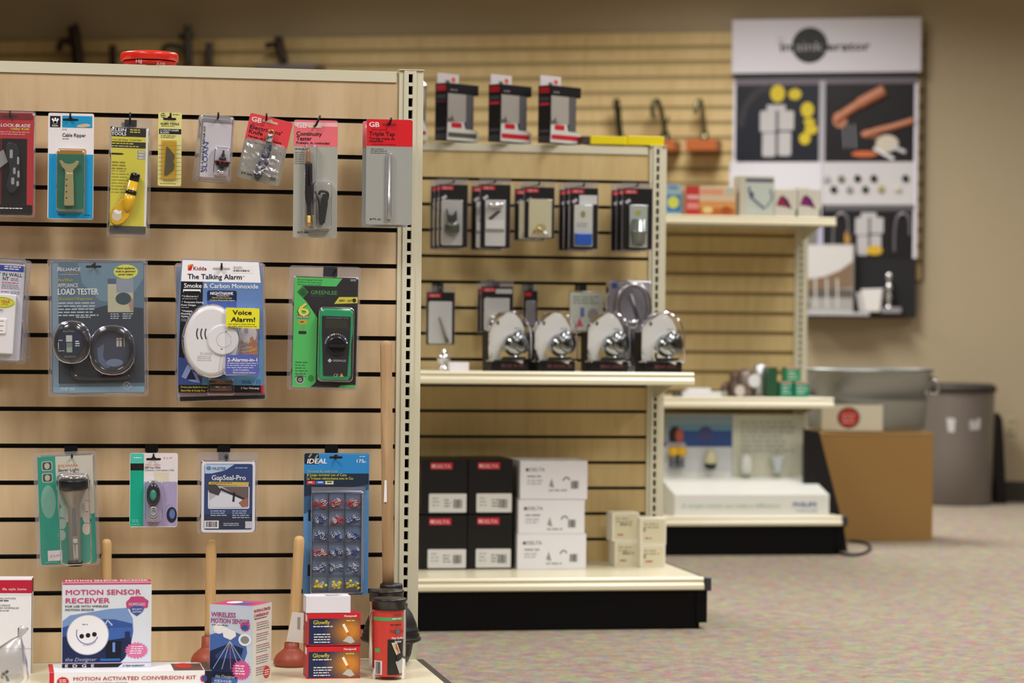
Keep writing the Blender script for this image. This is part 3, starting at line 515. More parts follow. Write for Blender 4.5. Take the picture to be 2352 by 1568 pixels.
g.loft([[(x, y, hh) for x, y in g.el(510, 780, 37*k, 36*k, 32)] for k, hh in ((1, 26), (.97, 31), (.9, 33))], WP); g.arc(512, 780, 17, 17, 0, 360, .9, M('#bcbabe'), 33.4, 24); g.rect(515, 760, 519, 762, K_, 33.4); g.rect(505, 800, 509, 802, M('#28503a'), 33.4)
for i in range(3): g.arc(472+i*9.5, 766, 22, 24, 148, 208, 2.6, M('#17171a'), 28.6, 8)
g.line(506, 816, 499, 862, .9, M('#bcbabe'), 28.6); g.text('Kidde', 459, 814, 6.5, M('#c9c6ca'), 28.7, w=27); g.greek(452, 817, 486, 3, 4.4, M('#cbc9cd'), 28.6); g.build('alarm', o)
g = G(fr); g.T = lambda x, y, d: (x, y, d+8); g.prism([(516, 706), (592, 708), (592, 754), (516, 750)], 30, 31, M('#e9e430', .4)); g.text('Voice', 531, 722, 10.5, K_, 31.5, w=43, bold=.05); g.text('Alarm!', 527, 738, 10.5, K_, 31.5, w=55, bold=.05); g.greek(521, 743, 588, 2, 5, M('#8a8a30'), 31.5, t=.3); g.build('sticker', o)
g = G(fr); g.T = lambda x, y, d: (x, y, d+14); g.prism([(516, 814), (592, 815), (592, 860), (515, 858)], 24, 25, M('#5863b4', .4)); g.text('2-Alarms-in-1', 520, 829, 8.5, W_, 25.5, w=68, bold=.04); g.greek(519, 832, 590, 3, 5, M('#c0c4e4'), 25.5, t=.4); g.text('Code Compliant', 533, 850, 4, W_, 25.5, w=36); g.text('Electrochemical Sensor', 533, 856, 4, W_, 25.5, w=52); g.build('sticker', o)
g = G(fr)
for i in range(2): g.lathe(482, 877+i*14, 9, (1, 0, 0), [(0, 3), (1, 6.5), (50, 6.5), (52, 3)], M('#6b5445', .22, .8), 14)
g.build('batteries', o)
g = G(fr); g.prism([(415, 594), (597, 597), (612, 740), (612, 906), (408, 912), (406, 740)], -3, -2.2, CLEARD); g.loft([[(x, y, hh) for x, y in g.el(484, 783, 68*k, 87*k, 40)] for k, hh in ((1, .8), (.98, 26), (.94, 34), (.88, 37))], CLEAR); g.blister(476, 868, 540, 908, 16, CLEAR, 5, .8); g.blister(512, 703, 596, 864, 36.5, CLEAR, 5, .8); g.build('clear_shell', o)
hook(fr, 508, 618, 'black metal hook holding the smoke alarm packs', tip=14)
# 12 multimeter
fr = Fr(742, 755, PY(-.08)); o = thing('multimeter_pack', fr, 'green and black digital multimeter pack', 'tester pack', tilt=.8); GR = M('#52c465', .35)
g = G(fr); sheet(g, 673, 636, 820, 890, 4, M('#17171b', .35)); g.poly([(673.5, 638), (784, 638), (770, 657), (694, 657), (680, 672), (703, 694), (728, 730), (728, 878), (716, 889.5), (674, 889.5)], GR, .2); g.poly([(690, 658), (694, 657), (770, 657), (784, 638), (820, 638), (820, 700), (760, 726), (706, 696)], M('#17171b'), .18)
for i in range(3): g.text(['Manual Ranging Multimeter', 'Multimetro de rango manual', 'Multimetre a selection manuelle'][i], 681, 645+i*5.6, 3.8, M('#1c4a26'), w=58-i*2)
g.poly([(680, 672), (694, 658), (707, 672), (694, 686)], M('#1f7a36'), .4); g.arc(694, 672, 7, 7, 0, 360, 1.4, K_, .6, 16); g.text('G', 690, 676, 8, K_, .8, w=7.5, bold=.03); g.text('GREENLEE', 712, 676, 9, M('#3f9a50'), w=60, bold=.035); g.greek(712, 679, 745, 1, 4, M('#2c5a34')); g.text('DM-25', 803, 644, 3.8, W_, w=12)
g.poly([(777, 681), (820, 680), (820, 694), (766, 697)], M('#d8cc3e'), .4); g.text('600V', 777, 691, 4.4, K_, .8, w=14, bold=.02); g.text('CAT', 796, 691, 4.4, K_, .8, w=11, bold=.02); g.ell(812, 688, 4.4, 4.8, K_, .8, 14)
g.text('6', 683, 727, 31, M('#3a3a20'), .6, w=27, bold=.06); g.text('6', 684, 726, 30, M('#e6dd5a'), .9, w=25, bold=.04); g.rect(681, 725, 709, 732, M('#5c6a5e'), .7); g.text('FUNCTIONS', 682, 731, 4.4, W_, 1.1, w=26, bold=.02); g.rrect(685, 735, 705, 746, 3, M('#c9a838'), .5); g.greek(689, 739, 701, 1, 5, K_); 
for r in (3, 6, 9): g.arc(690, 753, r, r, -35, 35, 1, M('#a8883a'), .5, 5)
g.rrect(686, 761, 704, 768, 2, K_, .5); g.greek(680, 832, 710, 6, 6.5, M('#1f6a30'), t=.3); g.poly([(778, 890), (786, 884), (820, 882), (820, 889)], GR, .4)
g.ell(692, 872, 11, 11, M('#aab4ac'), .5); g.ell(692, 872, 8, 8, M('#2a4a34'), .6); g.text('G', 688.5, 876, 7, W_, .9, w=7); g.text('MASTER', 684, 864, 3, K_, .9); g.ell(717, 869, 7, 8, M('#2a8a40'), .5); g.build('backing_card', o)
g = G(fr); g.prism([(732, 712), (742, 708), (800, 708), (808, 714), (809, 760), (805, 790), (806, 860), (800, 872), (736, 872), (731, 862), (733, 800), (731, 760)], 2, 24, M('#1f9c66', .25, 0, .5, .4), None, 4, True)
g.prism([(736, 725), (802, 726), (802, 770), (797, 862), (742, 862), (737, 770)], 24, 26, M('#202127', .3), None, 1); g.rrect(744, 734, 795, 753, 2, M('#34352f', .12), 26.3); g.text('DIGITAL MULTIMETER', 746, 731, 2.8, M('#8c8c90'), 26.4, w=36); g.text('DM-25', 786, 731, 2.8, M('#8c8c90'), 26.4)
R = random.Random(2)
for i in range(15):
    a = math.radians(188+i*11.5); g.rect(770+25*math.cos(a)-1.6, 790+24*math.sin(a)-1.6, 770+25*math.cos(a)+1.6, 790+24*math.sin(a)+1.6, R.choice((M('#9aa4b8'), M('#a8883a'), W_, M('#5c74a8'))), 26.4)
g.text('GREENLEE', 763, 829, 4.6, M('#b8babc'), 26.5, w=30, bold=.02); g.poly([(756, 822), (761, 827), (756, 832), (751, 827)], M('#c8cacc'), 26.5); g.text('CE', 766, 864, 7, M('#b8babc'), 26.5, w=10); g.poly([(779, 864), (784, 855), (789, 864)], M('#c9a838'), 26.5); g.build('multimeter', o)
g = G(fr); g.loft([[(x, y, hh) for x, y in g.el(771, 793, 21*k, 21*k, 26)] for k, hh in ((1, 26), (1, 33), (.9, 35))], M('#1c1c21', .3)); g.box(751, 789, 791, 797, 33, 41, M('#25252a', .3), None, 1.5); g.build('dial', o)
g = G(fr); g.rect(740, 612, 772, 634, M('#2c2b30'), -1.8); g.build('hang_tab', o)
g = G(fr); g.prism(g.rr(662, 611, 826, 896, 7), -3, -2.2, CLEARD); g.blister(670, 634, 822, 892, 16, CLEAR, 6, .6); g.blister(729, 704, 811, 876, 14, CLEAR, 10, 17); g.build('clear_shell', o)
hook(fr, 768, 626, 'black metal hook through the green multimeter pack', tip=12, lean=2)
# 13 flashlight
fr = Fr(155, 1166, PY(-.08)); o = thing('flashlight_pack', fr, 'silver and black flashlight on a teal card', 'flashlight pack', tilt=-2.6); TE = M('#1e9c86', .35)
g = G(fr); sheet(g, 90, 1046, 218, 1294, 4, TE); g.poly([(131, 1047), (217, 1047), (217, 1180), (150, 1200), (131, 1120)], M('#cfcabb', .4), .2); g.ell(112, 1150, 17, 38, M('#7cb5a4'), .15)
for i in range(4): g.ell(146-i*2, 1150+i*26, 9, 12, M('#a8c9bc'), .3); g.ell(203-i*2, 1138+i*26, 10, 14, M('#d8cfc0'), .3)
for yy in (1057, 1084): g.rrect(99, yy, 124, yy+22, 5, M('#bfc4b8'), .3); g.rrect(101, yy+2, 122, yy+20, 4, M('#4a4c40'), .4); g.ell(111.5, yy+11, 6, 7, M('#b8bcae'), .5)
g.text('SYLVANIA', 137, 1072, 6, M('#d88a4e'), w=46, bold=.03); g.text('Saver Light', 137, 1082, 7, M('#30303a'), w=48, bold=.03); g.greek(138, 1086, 176, 1, 4, M('#7cb5a4')); g.greek(100, 1288, 132, 1, 4, M('#7cd0c0')); g.build('backing_card', o)
g = G(fr); CP = M('#9c9a8e', .3, .5)
g.lathe(170, 1092, 18, (-.012, 1, 0), [(0, 26), (3, 29), (8, 30)], clear('lens', '#d8d8cc', .6, .1), 24); g.lathe(170, 1122, 18, (-.012, 1, 0), [(0, 30), (6, 28), (34, 16), (38, 14), (160, 13), (164, 14)], CP, 24); g.build('flashlight_body', o)
g = G(fr); g.lathe(170, 1100, 18, (-.012, 1, 0), [(0, 31), (0, 37), (4, 39), (18, 37), (22, 33), (24, 29)], M('#1b1c24', .35), 26); g.build('bezel', o)
g = G(fr); g.lathe(168, 1286, 18, (-.012, 1, 0), [(0, 15), (3, 18), (11, 17), (13, 14)], M('#1a1a1e', .35), 20); g.build('end_cap', o)
g = G(fr); g.box(164, 1162, 174, 1230, 26, 32, M('#6c6c6e', .4), None, 2); g.box(164, 1236, 175, 1246, 26, 33, M('#b9bcc4', .2), None, 2); g.box(164, 1248, 175, 1280, 26, 31, M('#a9a9a4', .3)); g.ell(190, 1165, 5, 10, CHROME, 20, 14); g.build('switch', o)
g = G(fr); g.rect(106, 1262, 139, 1286, M('#e8e4ea', .5), 1.2); g.text('$12.99', 111, 1277, 5, M('#d87a70'), 1.6, w=22); g.build('price_tag', o)
g = G(fr); g.prism(g.rr(80, 1037, 226, 1301, 9), -3, -2.2, CLEARD); g.blister(88, 1043, 222, 1298, 10, CLEAR, 8, .8); g.blister(132, 1084, 208, 1298, 32, CLEAR, 14, 10); g.build('clear_shell', o)
hook(fr, 165, 1050, 'wide black hook above the teal flashlight pack', gy=1030, tip=8)
# 14 key chain light
fr = Fr(353, 1125, PY(-.07)); o = thing('key_chain_light_pack', fr, 'oval key chain light on a white, teal and lilac card', 'flashlight pack')
g = G(fr); sheet(g, 298, 1040, 408, 1210, 5, M('#e2dde2', .4)); g.rect(299, 1044, 330, 1208, M('#14a88c', .35), .2); g.rect(299, 1064, 330, 1080, K_, .3); g.rrect(299, 1041, 330, 1064, 4, M('#4cc4b4'), .22); g.rect(330, 1106, 407, 1208, M('#a79cc4'), .2)
R = random.Random(8)
for i in range(60): x, y = R.uniform(332, 404), R.uniform(1108, 1204); g.line(x, y, x+R.uniform(-6, 6), y+R.uniform(-3, 6), 1, R.choice((M('#c8c0dc'), M('#8a86b4'), M('#b8a0b8'))), .35+i*.002)
g.rect(353, 1084, 388, 1106, M('#d8cfb8'), .25); g.text('SYLVANIA', 333, 1069, 4, M('#dc9a70'), w=36); g.text('LED Key Chain', 332, 1075, 4.2, M('#3a3a44'), w=36, bold=.02); g.text('Chainette a interrupteur a DEL', 332, 1081, 4, M('#4a4a54'), w=68); g.text('$ 6.49', 375, 1053, 4, M('#e0807c'), w=20); g.greek(306, 1050, 326, 1, 4, W_); g.greek(304, 1193, 322, 2, 4, M('#7cd8c8')); g.greek(302, 1203, 326, 1, 4, M('#7cd8c8'))
g.ell(395, 1182, 12, 18, M('#23263c'), .7); g.ell(396, 1180, 6.5, 11, M('#5a74b0'), .9); slot(g, 352, 1054, INK, 17); g.build('backing_card', o)
g = G(fr); ovalpod(g, 352, 1136, 16.5, 28, 14, M('#1a2026', .15, 0, .5, .5)); g.loft([[(x, y, hh) for x, y in g.el(351, 1136, 8*k, 13*k, 20)] for k, hh in ((1, 13), (.9, 17), (.5, 19))], M('#3f9486', .12)); g.build('light', o)
g = G(fr)
for a in range(3): g.tube([(352+12*math.cos(t/10*6.283)*(1-a*.2), 1184-a*6+9*math.sin(t/10*6.283), 8+a*3) for t in range(11)], 1.8, STEEL, 6, False)
g.tube(spline([(352, 1106, 6), (350, 1102, 9), (355, 1103, 9)]), 2, STEEL); g.tube(spline([(352, 1164, 8), (346, 1172, 9), (354, 1178, 9), (352, 1186, 9)]), 2, STEEL); g.build('key_ring', o)
g = G(fr); g.blister(333, 1100, 374, 1198, 18, CLEAR, 12, .8); g.build('blister', o)
hook(fr, 352, 1053, 'wide black hook above the key chain light card', gy=1026, tip=12)
# 15 gap seal
fr = Fr(524, 1130, PY(-.075)); o = thing('gap_seal_pack', fr, 'white framed blue pack showing a car door photo in a clear shell', 'sealant pack')
g = G(fr); sheet(g, 462, 1059, 586, 1222, 9, M('#e6e9f2', .35)); g.rrect(469, 1065, 580, 1216, 5, M('#223f78', .35), .2); g.poly([(470, 1066), (538, 1066), (516, 1080), (486, 1087), (470, 1087)], M('#b9d2ec'), .4); g.rect(470, 1180, 579, 1215, M('#16233f'), .3)
g.ell(479, 1075, 6, 5, M('#5c86b8'), .6, 14); g.text('MUSTEE', 488, 1079, 6.5, M('#2c5a94'), w=30, bold=.03); g.greek(540, 1073, 576, 1, 5, M('#9cb4dc')); g.text('GapSeal-Pro', 486, 1102, 11.5, M('#e4e9f2'), w=78, bold=.04); g.poly([(480, 1106), (572, 1107), (570, 1116), (478, 1113)], M('#d8b848'), .4); g.greek(484, 1108, 540, 1, 4, M('#6c5a24'))
g.rrect(478, 1116, 573, 1168, 4, W_, .4); g.rrect(480, 1117, 571, 1166, 3, M('#b9bccc'), .5); g.poly([(510, 1117), (571, 1117), (571, 1152), (548, 1140)], M('#6c5c58'), .6); g.poly([(480, 1150), (508, 1130), (556, 1144), (556, 1164), (482, 1165)], M('#dfe2ee'), .65); g.poly([(474, 1112), (496, 1112), (508, 1125), (502, 1138), (480, 1130)], M('#3c3a40'), .8); g.line(506, 1122, 566, 1148, 5, M('#1f1f24'), .9); g.line(538, 1130, 536, 1152, 5, M('#1f1f24'), .9); g.poly([(548, 1154), (560, 1146), (571, 1142), (571, 1162), (556, 1164)], M('#9c6a54'), 1)
g.greek(484, 1172, 525, 3, 5, M('#b4c4e0')); g.greek(534, 1172, 574, 4, 5, M('#b4c4e0')); g.rect(470, 1195, 503, 1213, W_, .5); g.bars(473, 1197, 500, 1210, K_, .8); g.greek(514, 1201, 560, 2, 4, M('#c8d0e0')); g.rect(564, 1197, 580, 1213, M('#c8ccd8'), .5); slot(g, 519, 1050, M('#444450'), 1); g.build('backing_card', o)
g = G(fr); g.prism(g.rr(453, 1038, 592, 1224, 6), -3, -2.2, CLEARD); g.blister(459, 1056, 589, 1224, 18, CLEAR, 8, .6); g.build('clear_shell', o)
hook(fr, 520, 1052, 'wide black hook above the blue gap seal pack', gy=1028, tip=4, front=2)
# 16 terminal kit
fr = Fr(771, 1203, PY(-.07)); o = thing('terminal_kit_pack', fr, 'tall blue card with a compartment case of red, blue and yellow terminals', 'terminal kit')
g = G(fr); sheet(g, 697, 1040, 847, 1366, 5, M('#5b8fc4', .35)); g.rect(698, 1044, 846, 1087, M('#2f8ad0', .35), .2); g.rrect(698, 1041, 731, 1066, 4, M('#1b1f26'), .3); g.poly([(698, 1087), (846, 1087), (846, 1112), (698, 1140)], M('#1d2d44'), .22); g.poly([(698, 1112), (846, 1108), (846, 1124), (760, 1150), (698, 1180)], M('#35597f'), .2)
g.text('IDEAL', 704, 1064, 11, M('#e8eaf0'), w=45, bold=.06, shear=.18); g.line(708, 1050, 714, 1042, 4, M('#8a8e94'), .5); g.line(722, 1054, 728, 1044, 4, M('#8a8e94'), .5); g.text('175', 818, 1062, 7.5, W_, w=16, bold=.03); g.text('pc', 834, 1062, 5, W_, w=6); g.greek(824, 1047, 840, 1, 5, M('#b8d0e8'))
for i, t in enumerate(('Terminal Kit with Case', 'El Juego terminal con el Caso', 'La Trousse reliotechante avec le Cas')): g.text(t, 704, 1085+i*8, 6, (M('#a9c47c'), M('#d2cf5a'), M('#d2cf5a'))[i], w=(70, 91, 106)[i], bold=.01)
for i, c in enumerate(('#d04048', '#3c68c0', '#d8d6a8')): g.rect(704+i*21, 1104, 723+i*21, 1112, M(c), .5); g.greek(708+i*21, 1106, 720+i*21, 1, 5, W_ if i < 2 else K_, .8)
slot(g, 770, 1050, INK, 15); g.rect(708, 1170, 712, 1196, K_, .4); g.rect(708, 1296, 712, 1322, K_, .4); g.build('backing_card', o)
g = G(fr); g.box(714, 1128, 834, 1362, .6, 2, M('#8ea6c2', .4)); cw, ch = (828-716)/3, (1356-1132)/6
for i in range(4): g.box(716+i*cw-.7, 1132, 716+i*cw+.7, 1358, 2, 14, clear('divider', '#c4d0e0', .2, .1) if i == 0 else bpy.data.materials['divider'])
for j in range(7): g.box(716, 1132+j*ch-.7, 829, 1132+j*ch+.7, 2, 14, bpy.data.materials['divider'])
g.build('case_tray', o)
RD, BU, YL = M('#c8323e', .35), M('#2c4a94', .35), M('#e2d22c', .35)
cols = [[RD, RD, RD], [BU, RD, BU], [BU, BU, BU], [RD, BU, BU], [BU, BU, BU], [YL, YL, YL]]; R = random.Random(5)
g = G(fr)
for j in range(6):
    for i in range(3):
        x0, y1 = 716+i*cw, 1132+(j+1)*ch-2; n = 26 if j < 5 else 13
        for k in range(n):
            x, y = x0+R.uniform(6, cw-6), y1-R.uniform(2, ch*.45 if j != 4 else ch*.6); a = R.uniform(0, 3.14); L_ = 5 if j < 5 else 7
            c = cols[j][i] if not (j == 4 and R.random() < .5) else M('#8a96b0', .3)
            g.tube([(x, y, R.uniform(4, 11)), (x+L_*math.cos(a), y-L_*abs(math.sin(a)), R.uniform(4, 11))], 2.3 if j < 5 else 3.6, c, 6)
            if k % 4 == 0: g.tube([(x+3*math.cos(t), y-5+3*math.sin(t), 12) for t in (0, 1, 2, 3, 4, 5)], .9, STEEL, 5)
p = g.build('terminals', o); p['kind'] = 'stuff'
g = G(fr); g.blister(712, 1126, 836, 1363, 16, CLEAR, 6, .8); g.box(714, 1118, 838, 1130, 1, 5, CLEARD); g.build('case_lid', o)
hook(fr, 770, 1052, 'wide black hook above the tall terminal kit card', gy=1028, tip=6, lean=4)
# ---------------------------------------------------------------- things standing on the nearest unit
def carton(name, label, cat, px, py, z, x0, x1, h, dep, m, group=None, yaw=0, ms=None, bev=.4, fr=None, tilt=0):
    fr = fr or foot(px, py, z); o = thing(name, fr, label, cat, group, yaw=yaw, tilt=tilt)
    g = G(fr); g.box(x0, py-h, x1, py, -dep, 0, m, ms or m, bev); return fr, o, g
def side(g, x1, dep, right=True):   # author a side face: u runs from the front edge backwards
    g.T = (lambda u, v, w: (x1+w, v, -u)) if right else (lambda u, v, w: (x1-w, v, -u))
def top(g, ytop): g.T = lambda u, v, w: (u, ytop-w, -v)
PK = M('#d2447c', .4); SKY = M('#6c8fc8', .4); NAVY = M('#1b2a52', .4); DKB = M('#10162c', .4)
# white light fixture box
fr, o, g = carton('light_fixture_box', 'tall white box with red band, left end of the lowest deck', 'box', 71, 1547, DECKZ, -130, 71, 218, 62, WHITE, None, -4.5)
g.rect(-130, 1332, 71, 1362, M('#c4213f', .4), .3); g.text('life. style. home.', 4, 1355, 5.5, W_, w=56); g.rect(-130, 1366, 71, 1366.6, M('#bdbac2'), .3); g.text('CFL INSTALLATION', -34, 1376, 4.2, K_, w=68); g.greek(-20, 1378, 30, 1, 5, K_); g.text('MULTI USING', -26, 1392, 4.2, K_, w=48); g.text('BOMBAS NORMALES', -20, 1398, 4.2, K_, w=62); g.greek(-20, 1401, 26, 1, 5, M('#888890')); g.rect(-130, 1489, 71, 1489.8, M('#a8a6b0'), .3)
side(g, 71, 62); g.rect(0, 1330, 62, 1362, M('#8c1c30'), .3); g.rect(2, 1364, 60, 1545, M('#dcd9d2'), .3); g.rect(0, 1364, 8, 1545, M('#3a3240'), .35); g.build('carton', o)
# plastic bag of fittings
fr = foot(22, 1590, DECKZ); o = thing('plastic_bag', fr, 'clear plastic bag of metal fittings in front of the white box', 'bag')
g = G(fr); R = random.Random(11)
def blob(y, rx, rz, cx): return [(cx+(rx+R.uniform(-2.5, 2.5))*math.cos(t*math.pi/9), y+R.uniform(-2, 2), -26+(rz+R.uniform(-2.5, 2.5))*math.sin(t*math.pi/9)) for t in range(18)]
g.loft([blob(1589, 30, 20, 20), blob(1560, 42, 26, 22), blob(1520, 40, 26, 20), blob(1490, 32, 22, 24), blob(1473, 14, 10, 36), blob(1464, 4, 4, 45), blob(1455, 9, 5, 50), blob(1446, 11, 4, 52), blob(1442, 6, 2, 50)], CLEARF, True, True); g.build('bag_film', o)
g = G(fr)
for i in range(9):
    x, y = R.uniform(2, 42), R.uniform(1548, 1584); a = R.uniform(0, 3.14); g.tube([(x, y, -20+R.uniform(-8, 8)), (x+16*math.cos(a), y-14*abs(math.sin(a)), -20+R.uniform(-8, 8))], R.uniform(2, 4), R.choice((STEEL, CHROME, M('#5d7f9c', .3, .6), M('#4a3a36', .4))), 8)
p = g.build('fittings', o); p['kind'] = 'stuff'
# conversion kit box
fr, o, g = carton('conversion_kit_box', 'long flat white and red conversion kit box under the receiver box', 'box', 300, 1575.5, DECKZ, 114, 487, 34, 150, WHITE, None, .3)
g.rect(114, 1542, 125, 1575, R_, .3); g.text('MOTION ACTIVATED CONVERSION KIT', 169, 1561, 8.5, M('#c23848', .4), w=282, bold=.03); g.text('WITH WIRELESS MOTION SENSOR', 169, 1570, 4, K_, w=124, bold=.02); g.star(145, 1563, 15, 12, R_, .5); g.greek(137, 1558, 154, 3, 4, W_, .9)
g.rect(471, 1542, 487, 1575, DKB, .3); g.star(468, 1560, 9, 10, M('#c8324a'), .5, 12, .7); g.poly([(463, 1556), (470, 1552), (477, 1558), (470, 1570)], M('#2f4c9c'), .7)
top(g, 1541.5); g.rect(114, 0, 125, 150, R_, .3); g.rect(400, 4, 468, 130, M('#5c4a44'), .3); g.star(428, 90, 24, 50, R_, .6); g.rect(471, 0, 487, 150, M('#4c4640'), .35); g.line(468, 0, 468, 150, 2, R_, .5); g.build('carton', o)
KITZ = fr.W(300, 1541.5).z
# motion sensor receiver box
fr, o, g = carton('sensor_receiver_box', 'pink lettered white sensor receiver box showing a white disc and house', 'box', 244, 1533, KITZ, 142, 347, 196, 66, M('#dfe6f2', .35))
g.rect(143, 1338, 346, 1342, PK, .3); g.text('MOTION SENSOR', 150, 1365, 11.5, PK, w=172, bold=.05); g.text('RECEIVER', 150, 1384, 11.5, PK, w=101, bold=.05); g.text('FOR USE WITH WIRELESS', 149, 1394, 4.8, K_, w=98, bold=.03); g.text('MOTION SENSOR', 149, 1402, 4.8, K_, w=66, bold=.03)
ph = [(143, 1425), (160, 1412), (200, 1406), (250, 1398), (290, 1396), (304, 1420), (306, 1450), (300, 1480), (288, 1510), (276, 1522), (143, 1522)]; g.poly(ph, M('#7d9cd0', .35), .2); g.poly([(143, 1440), (200, 1420), (262, 1422), (303, 1432), (304, 1455), (300, 1482), (286, 1512), (276, 1521), (143, 1521)], M('#3a58a0', .35), .3)
g.poly([(143, 1462), (210, 1440), (250, 1440), (300, 1464), (300, 1480), (284, 1514), (276, 1520), (143, 1520)], NAVY, .4); g.poly([(240, 1442), (302, 1440), (303, 1462), (248, 1470)], M('#3f66b4'), .5); g.poly([(238, 1434), (246, 1422), (258, 1434), (256, 1437), (246, 1426), (240, 1440)], M('#b8cce8'), .6); g.rect(242, 1472, 278, 1516, DKB, .55); g.rect(258, 1475, 264, 1497, M('#6f94d8'), .7); g.rect(230, 1512, 276, 1517, M('#2f6cb4'), .7); g.rect(286, 1450, 298, 1470, M('#20305c'), .6)
g.ell(201, 1457, 48.5, 46.5, M('#b4bcd0', .4), .9, 40); g.ell(201, 1457, 46.5, 44.5, WHITE, 1.1, 40)
for i in range(3): g.ell(187+i*14.5, 1460-i*2, 5.4, 5.4, K_, 1.4, 16)
g.arc(200, 1453, 25, 25, 20, 200, 2, M('#6a76a8'), 1.4, 16); g.arc(199, 1457, 27, 24, 40, 110, 1, M('#8a94b8'), 1.4, 10); g.greek(188, 1432, 202, 1, 5, M('#7a84a8'), 1.4)
g.star(314, 1386, 27, 20, M('#e8a8c4'), .5, 10, .8); g.poly([(288, 1384), (300, 1370), (326, 1370), (340, 1380), (338, 1396), (290, 1398)], M('#c04a80'), .7); g.text('HOMEGARD', 295, 1391, 7, M('#f0c8dc'), 1.1, w=38, bold=.03); g.poly([(296, 1396), (314, 1389), (330, 1396), (326, 1406), (313, 1415), (300, 1406)], M('#3858a4'), .9); g.text('SECURITY', 302, 1401, 4, W_, 1.2, w=24); g.text('LIGHTING', 303, 1407, 4, W_, 1.2, w=21)
g.star(313, 1494, 28, 20, M('#e478aa'), .6, 20, .8); g.greek(297, 1484, 330, 4, 5, W_, 1, al='c'); g.text('the Designer', 150, 1517, 8, M('#aebcd6'), .9, w=72, shear=.25); g.rect(143, 1521, 346, 1523, M('#c8a8cc'), .6); g.rect(143, 1523, 346, 1532, K_, .5); g.text('E  D  G  E', 150, 1531, 6.5, W_, .9, w=66, bold=.03); g.poly([(270, 1532.5), (282, 1523), (346, 1523), (346, 1532.5)], M('#dfe6f2'), .7); g.text('10 YEAR WARRANTY!', 282, 1531, 4.6, K_, 1, w=50, bold=.03)
top(g, 1337); g.rect(142, 2, 347, 66, M('#d22f46', .35), .3); g.T = None; g.T = lambda u, v, w: (u, 1337-.6-w, -(1337-v)*4.5-6); g.text('MOTION SENSOR RECEIVER', 150, 1335, 9, W_, 0, w=190, bold=.04); g.build('carton', o)
# wireless sensor box, turned
fr, o, g = carton('wireless_sensor_box', 'turned sensor box with pink top between two red plungers', 'box', 579, 1573, DECKZ, 470, 579, 181, 104, M('#ccd6ea', .35), None, -30)
g.poly([(471, 1462), (520, 1448), (560, 1462), (566, 1500), (540, 1572), (471, 1572)], M('#4a6cb8', .35), .3); g.poly([(471, 1500), (520, 1480), (556, 1490), (540, 1560), (471, 1560)], NAVY, .4); g.text('WIRELESS', 474, 1420, 11, M('#b0508c'), w=62, bold=.05); g.text('MOTION SENSOR', 474, 1434, 11, M('#b0508c'), w=98, bold=.05); g.greek(476, 1438, 526, 1, 5, K_, .8); g.ell(494, 1447, 14, 12, WHITE, .8); g.poly([(500, 1440), (536, 1452), (538, 1462), (524, 1472), (506, 1466)], WHITE, .9)
for a in (-30, -14, 2, 18, 34): g.line(522, 1474, 522+a*1.4, 1540, 1.2, M('#d070a0') if a == 2 else M('#c8d4ec'), .8)
g.poly([(486, 1508), (520, 1484), (552, 1506), (552, 1514), (486, 1516)], M('#2a4484'), .6); g.rect(482, 1546, 540, 1560, DKB, .6); g.ell(560, 1470, 16, 14, WHITE, .9); g.ell(560, 1470, 11, 9, M('#8a8e94'), 1.1); g.star(560, 1440, 14, 12, M('#c04a80'), .8, 10, .75); g.ell(560, 1442, 9, 6, M('#3858a4'), 1); g.star(552, 1540, 25, 24, M('#d8549a'), 1, 20, .8); g.greek(537, 1529, 566, 4, 6, W_, 1.4); g.text('EDGE', 484, 1570, 5, W_, 1, w=44); g.text('the Designer', 486, 1560, 7, M('#c8d0e0'), 1, w=52, shear=.2)
side(g, 579, 104); g.rect(0, 1393, 104, 1572, M('#dcd9d4', .4), .2); g.text('MOTION ACTIVATED', 6, 1408, 7, M('#c03c6c'), .6, w=90, bold=.04); g.text('CONVERSION KIT', 6, 1419, 7, M('#c03c6c'), .6, w=80, bold=.04); g.greek(8, 1422, 80, 1, 5, K_, .6)
for i in range(5): g.greek(20, 1432+i*26, 92, 1, 5, M('#c03c5c'), .6); g.greek(20, 1437+i*26, 96, 3, 5.5, M('#6c6a70'), .6, t=.35)
g.star(78, 1552, 20, 16, M('#d2342c'), .7, 18, .8); g.greek(66, 1546, 90, 3, 5, W_, 1)
top(g, 1392); g.rect(471, 1, 578, 103, PK, .3); g.rect(520, 10, 560, 60, M('#4a5cb0'), .5); g.ell(505, 60, 18, 24, WHITE, .6); g.build('carton', o)
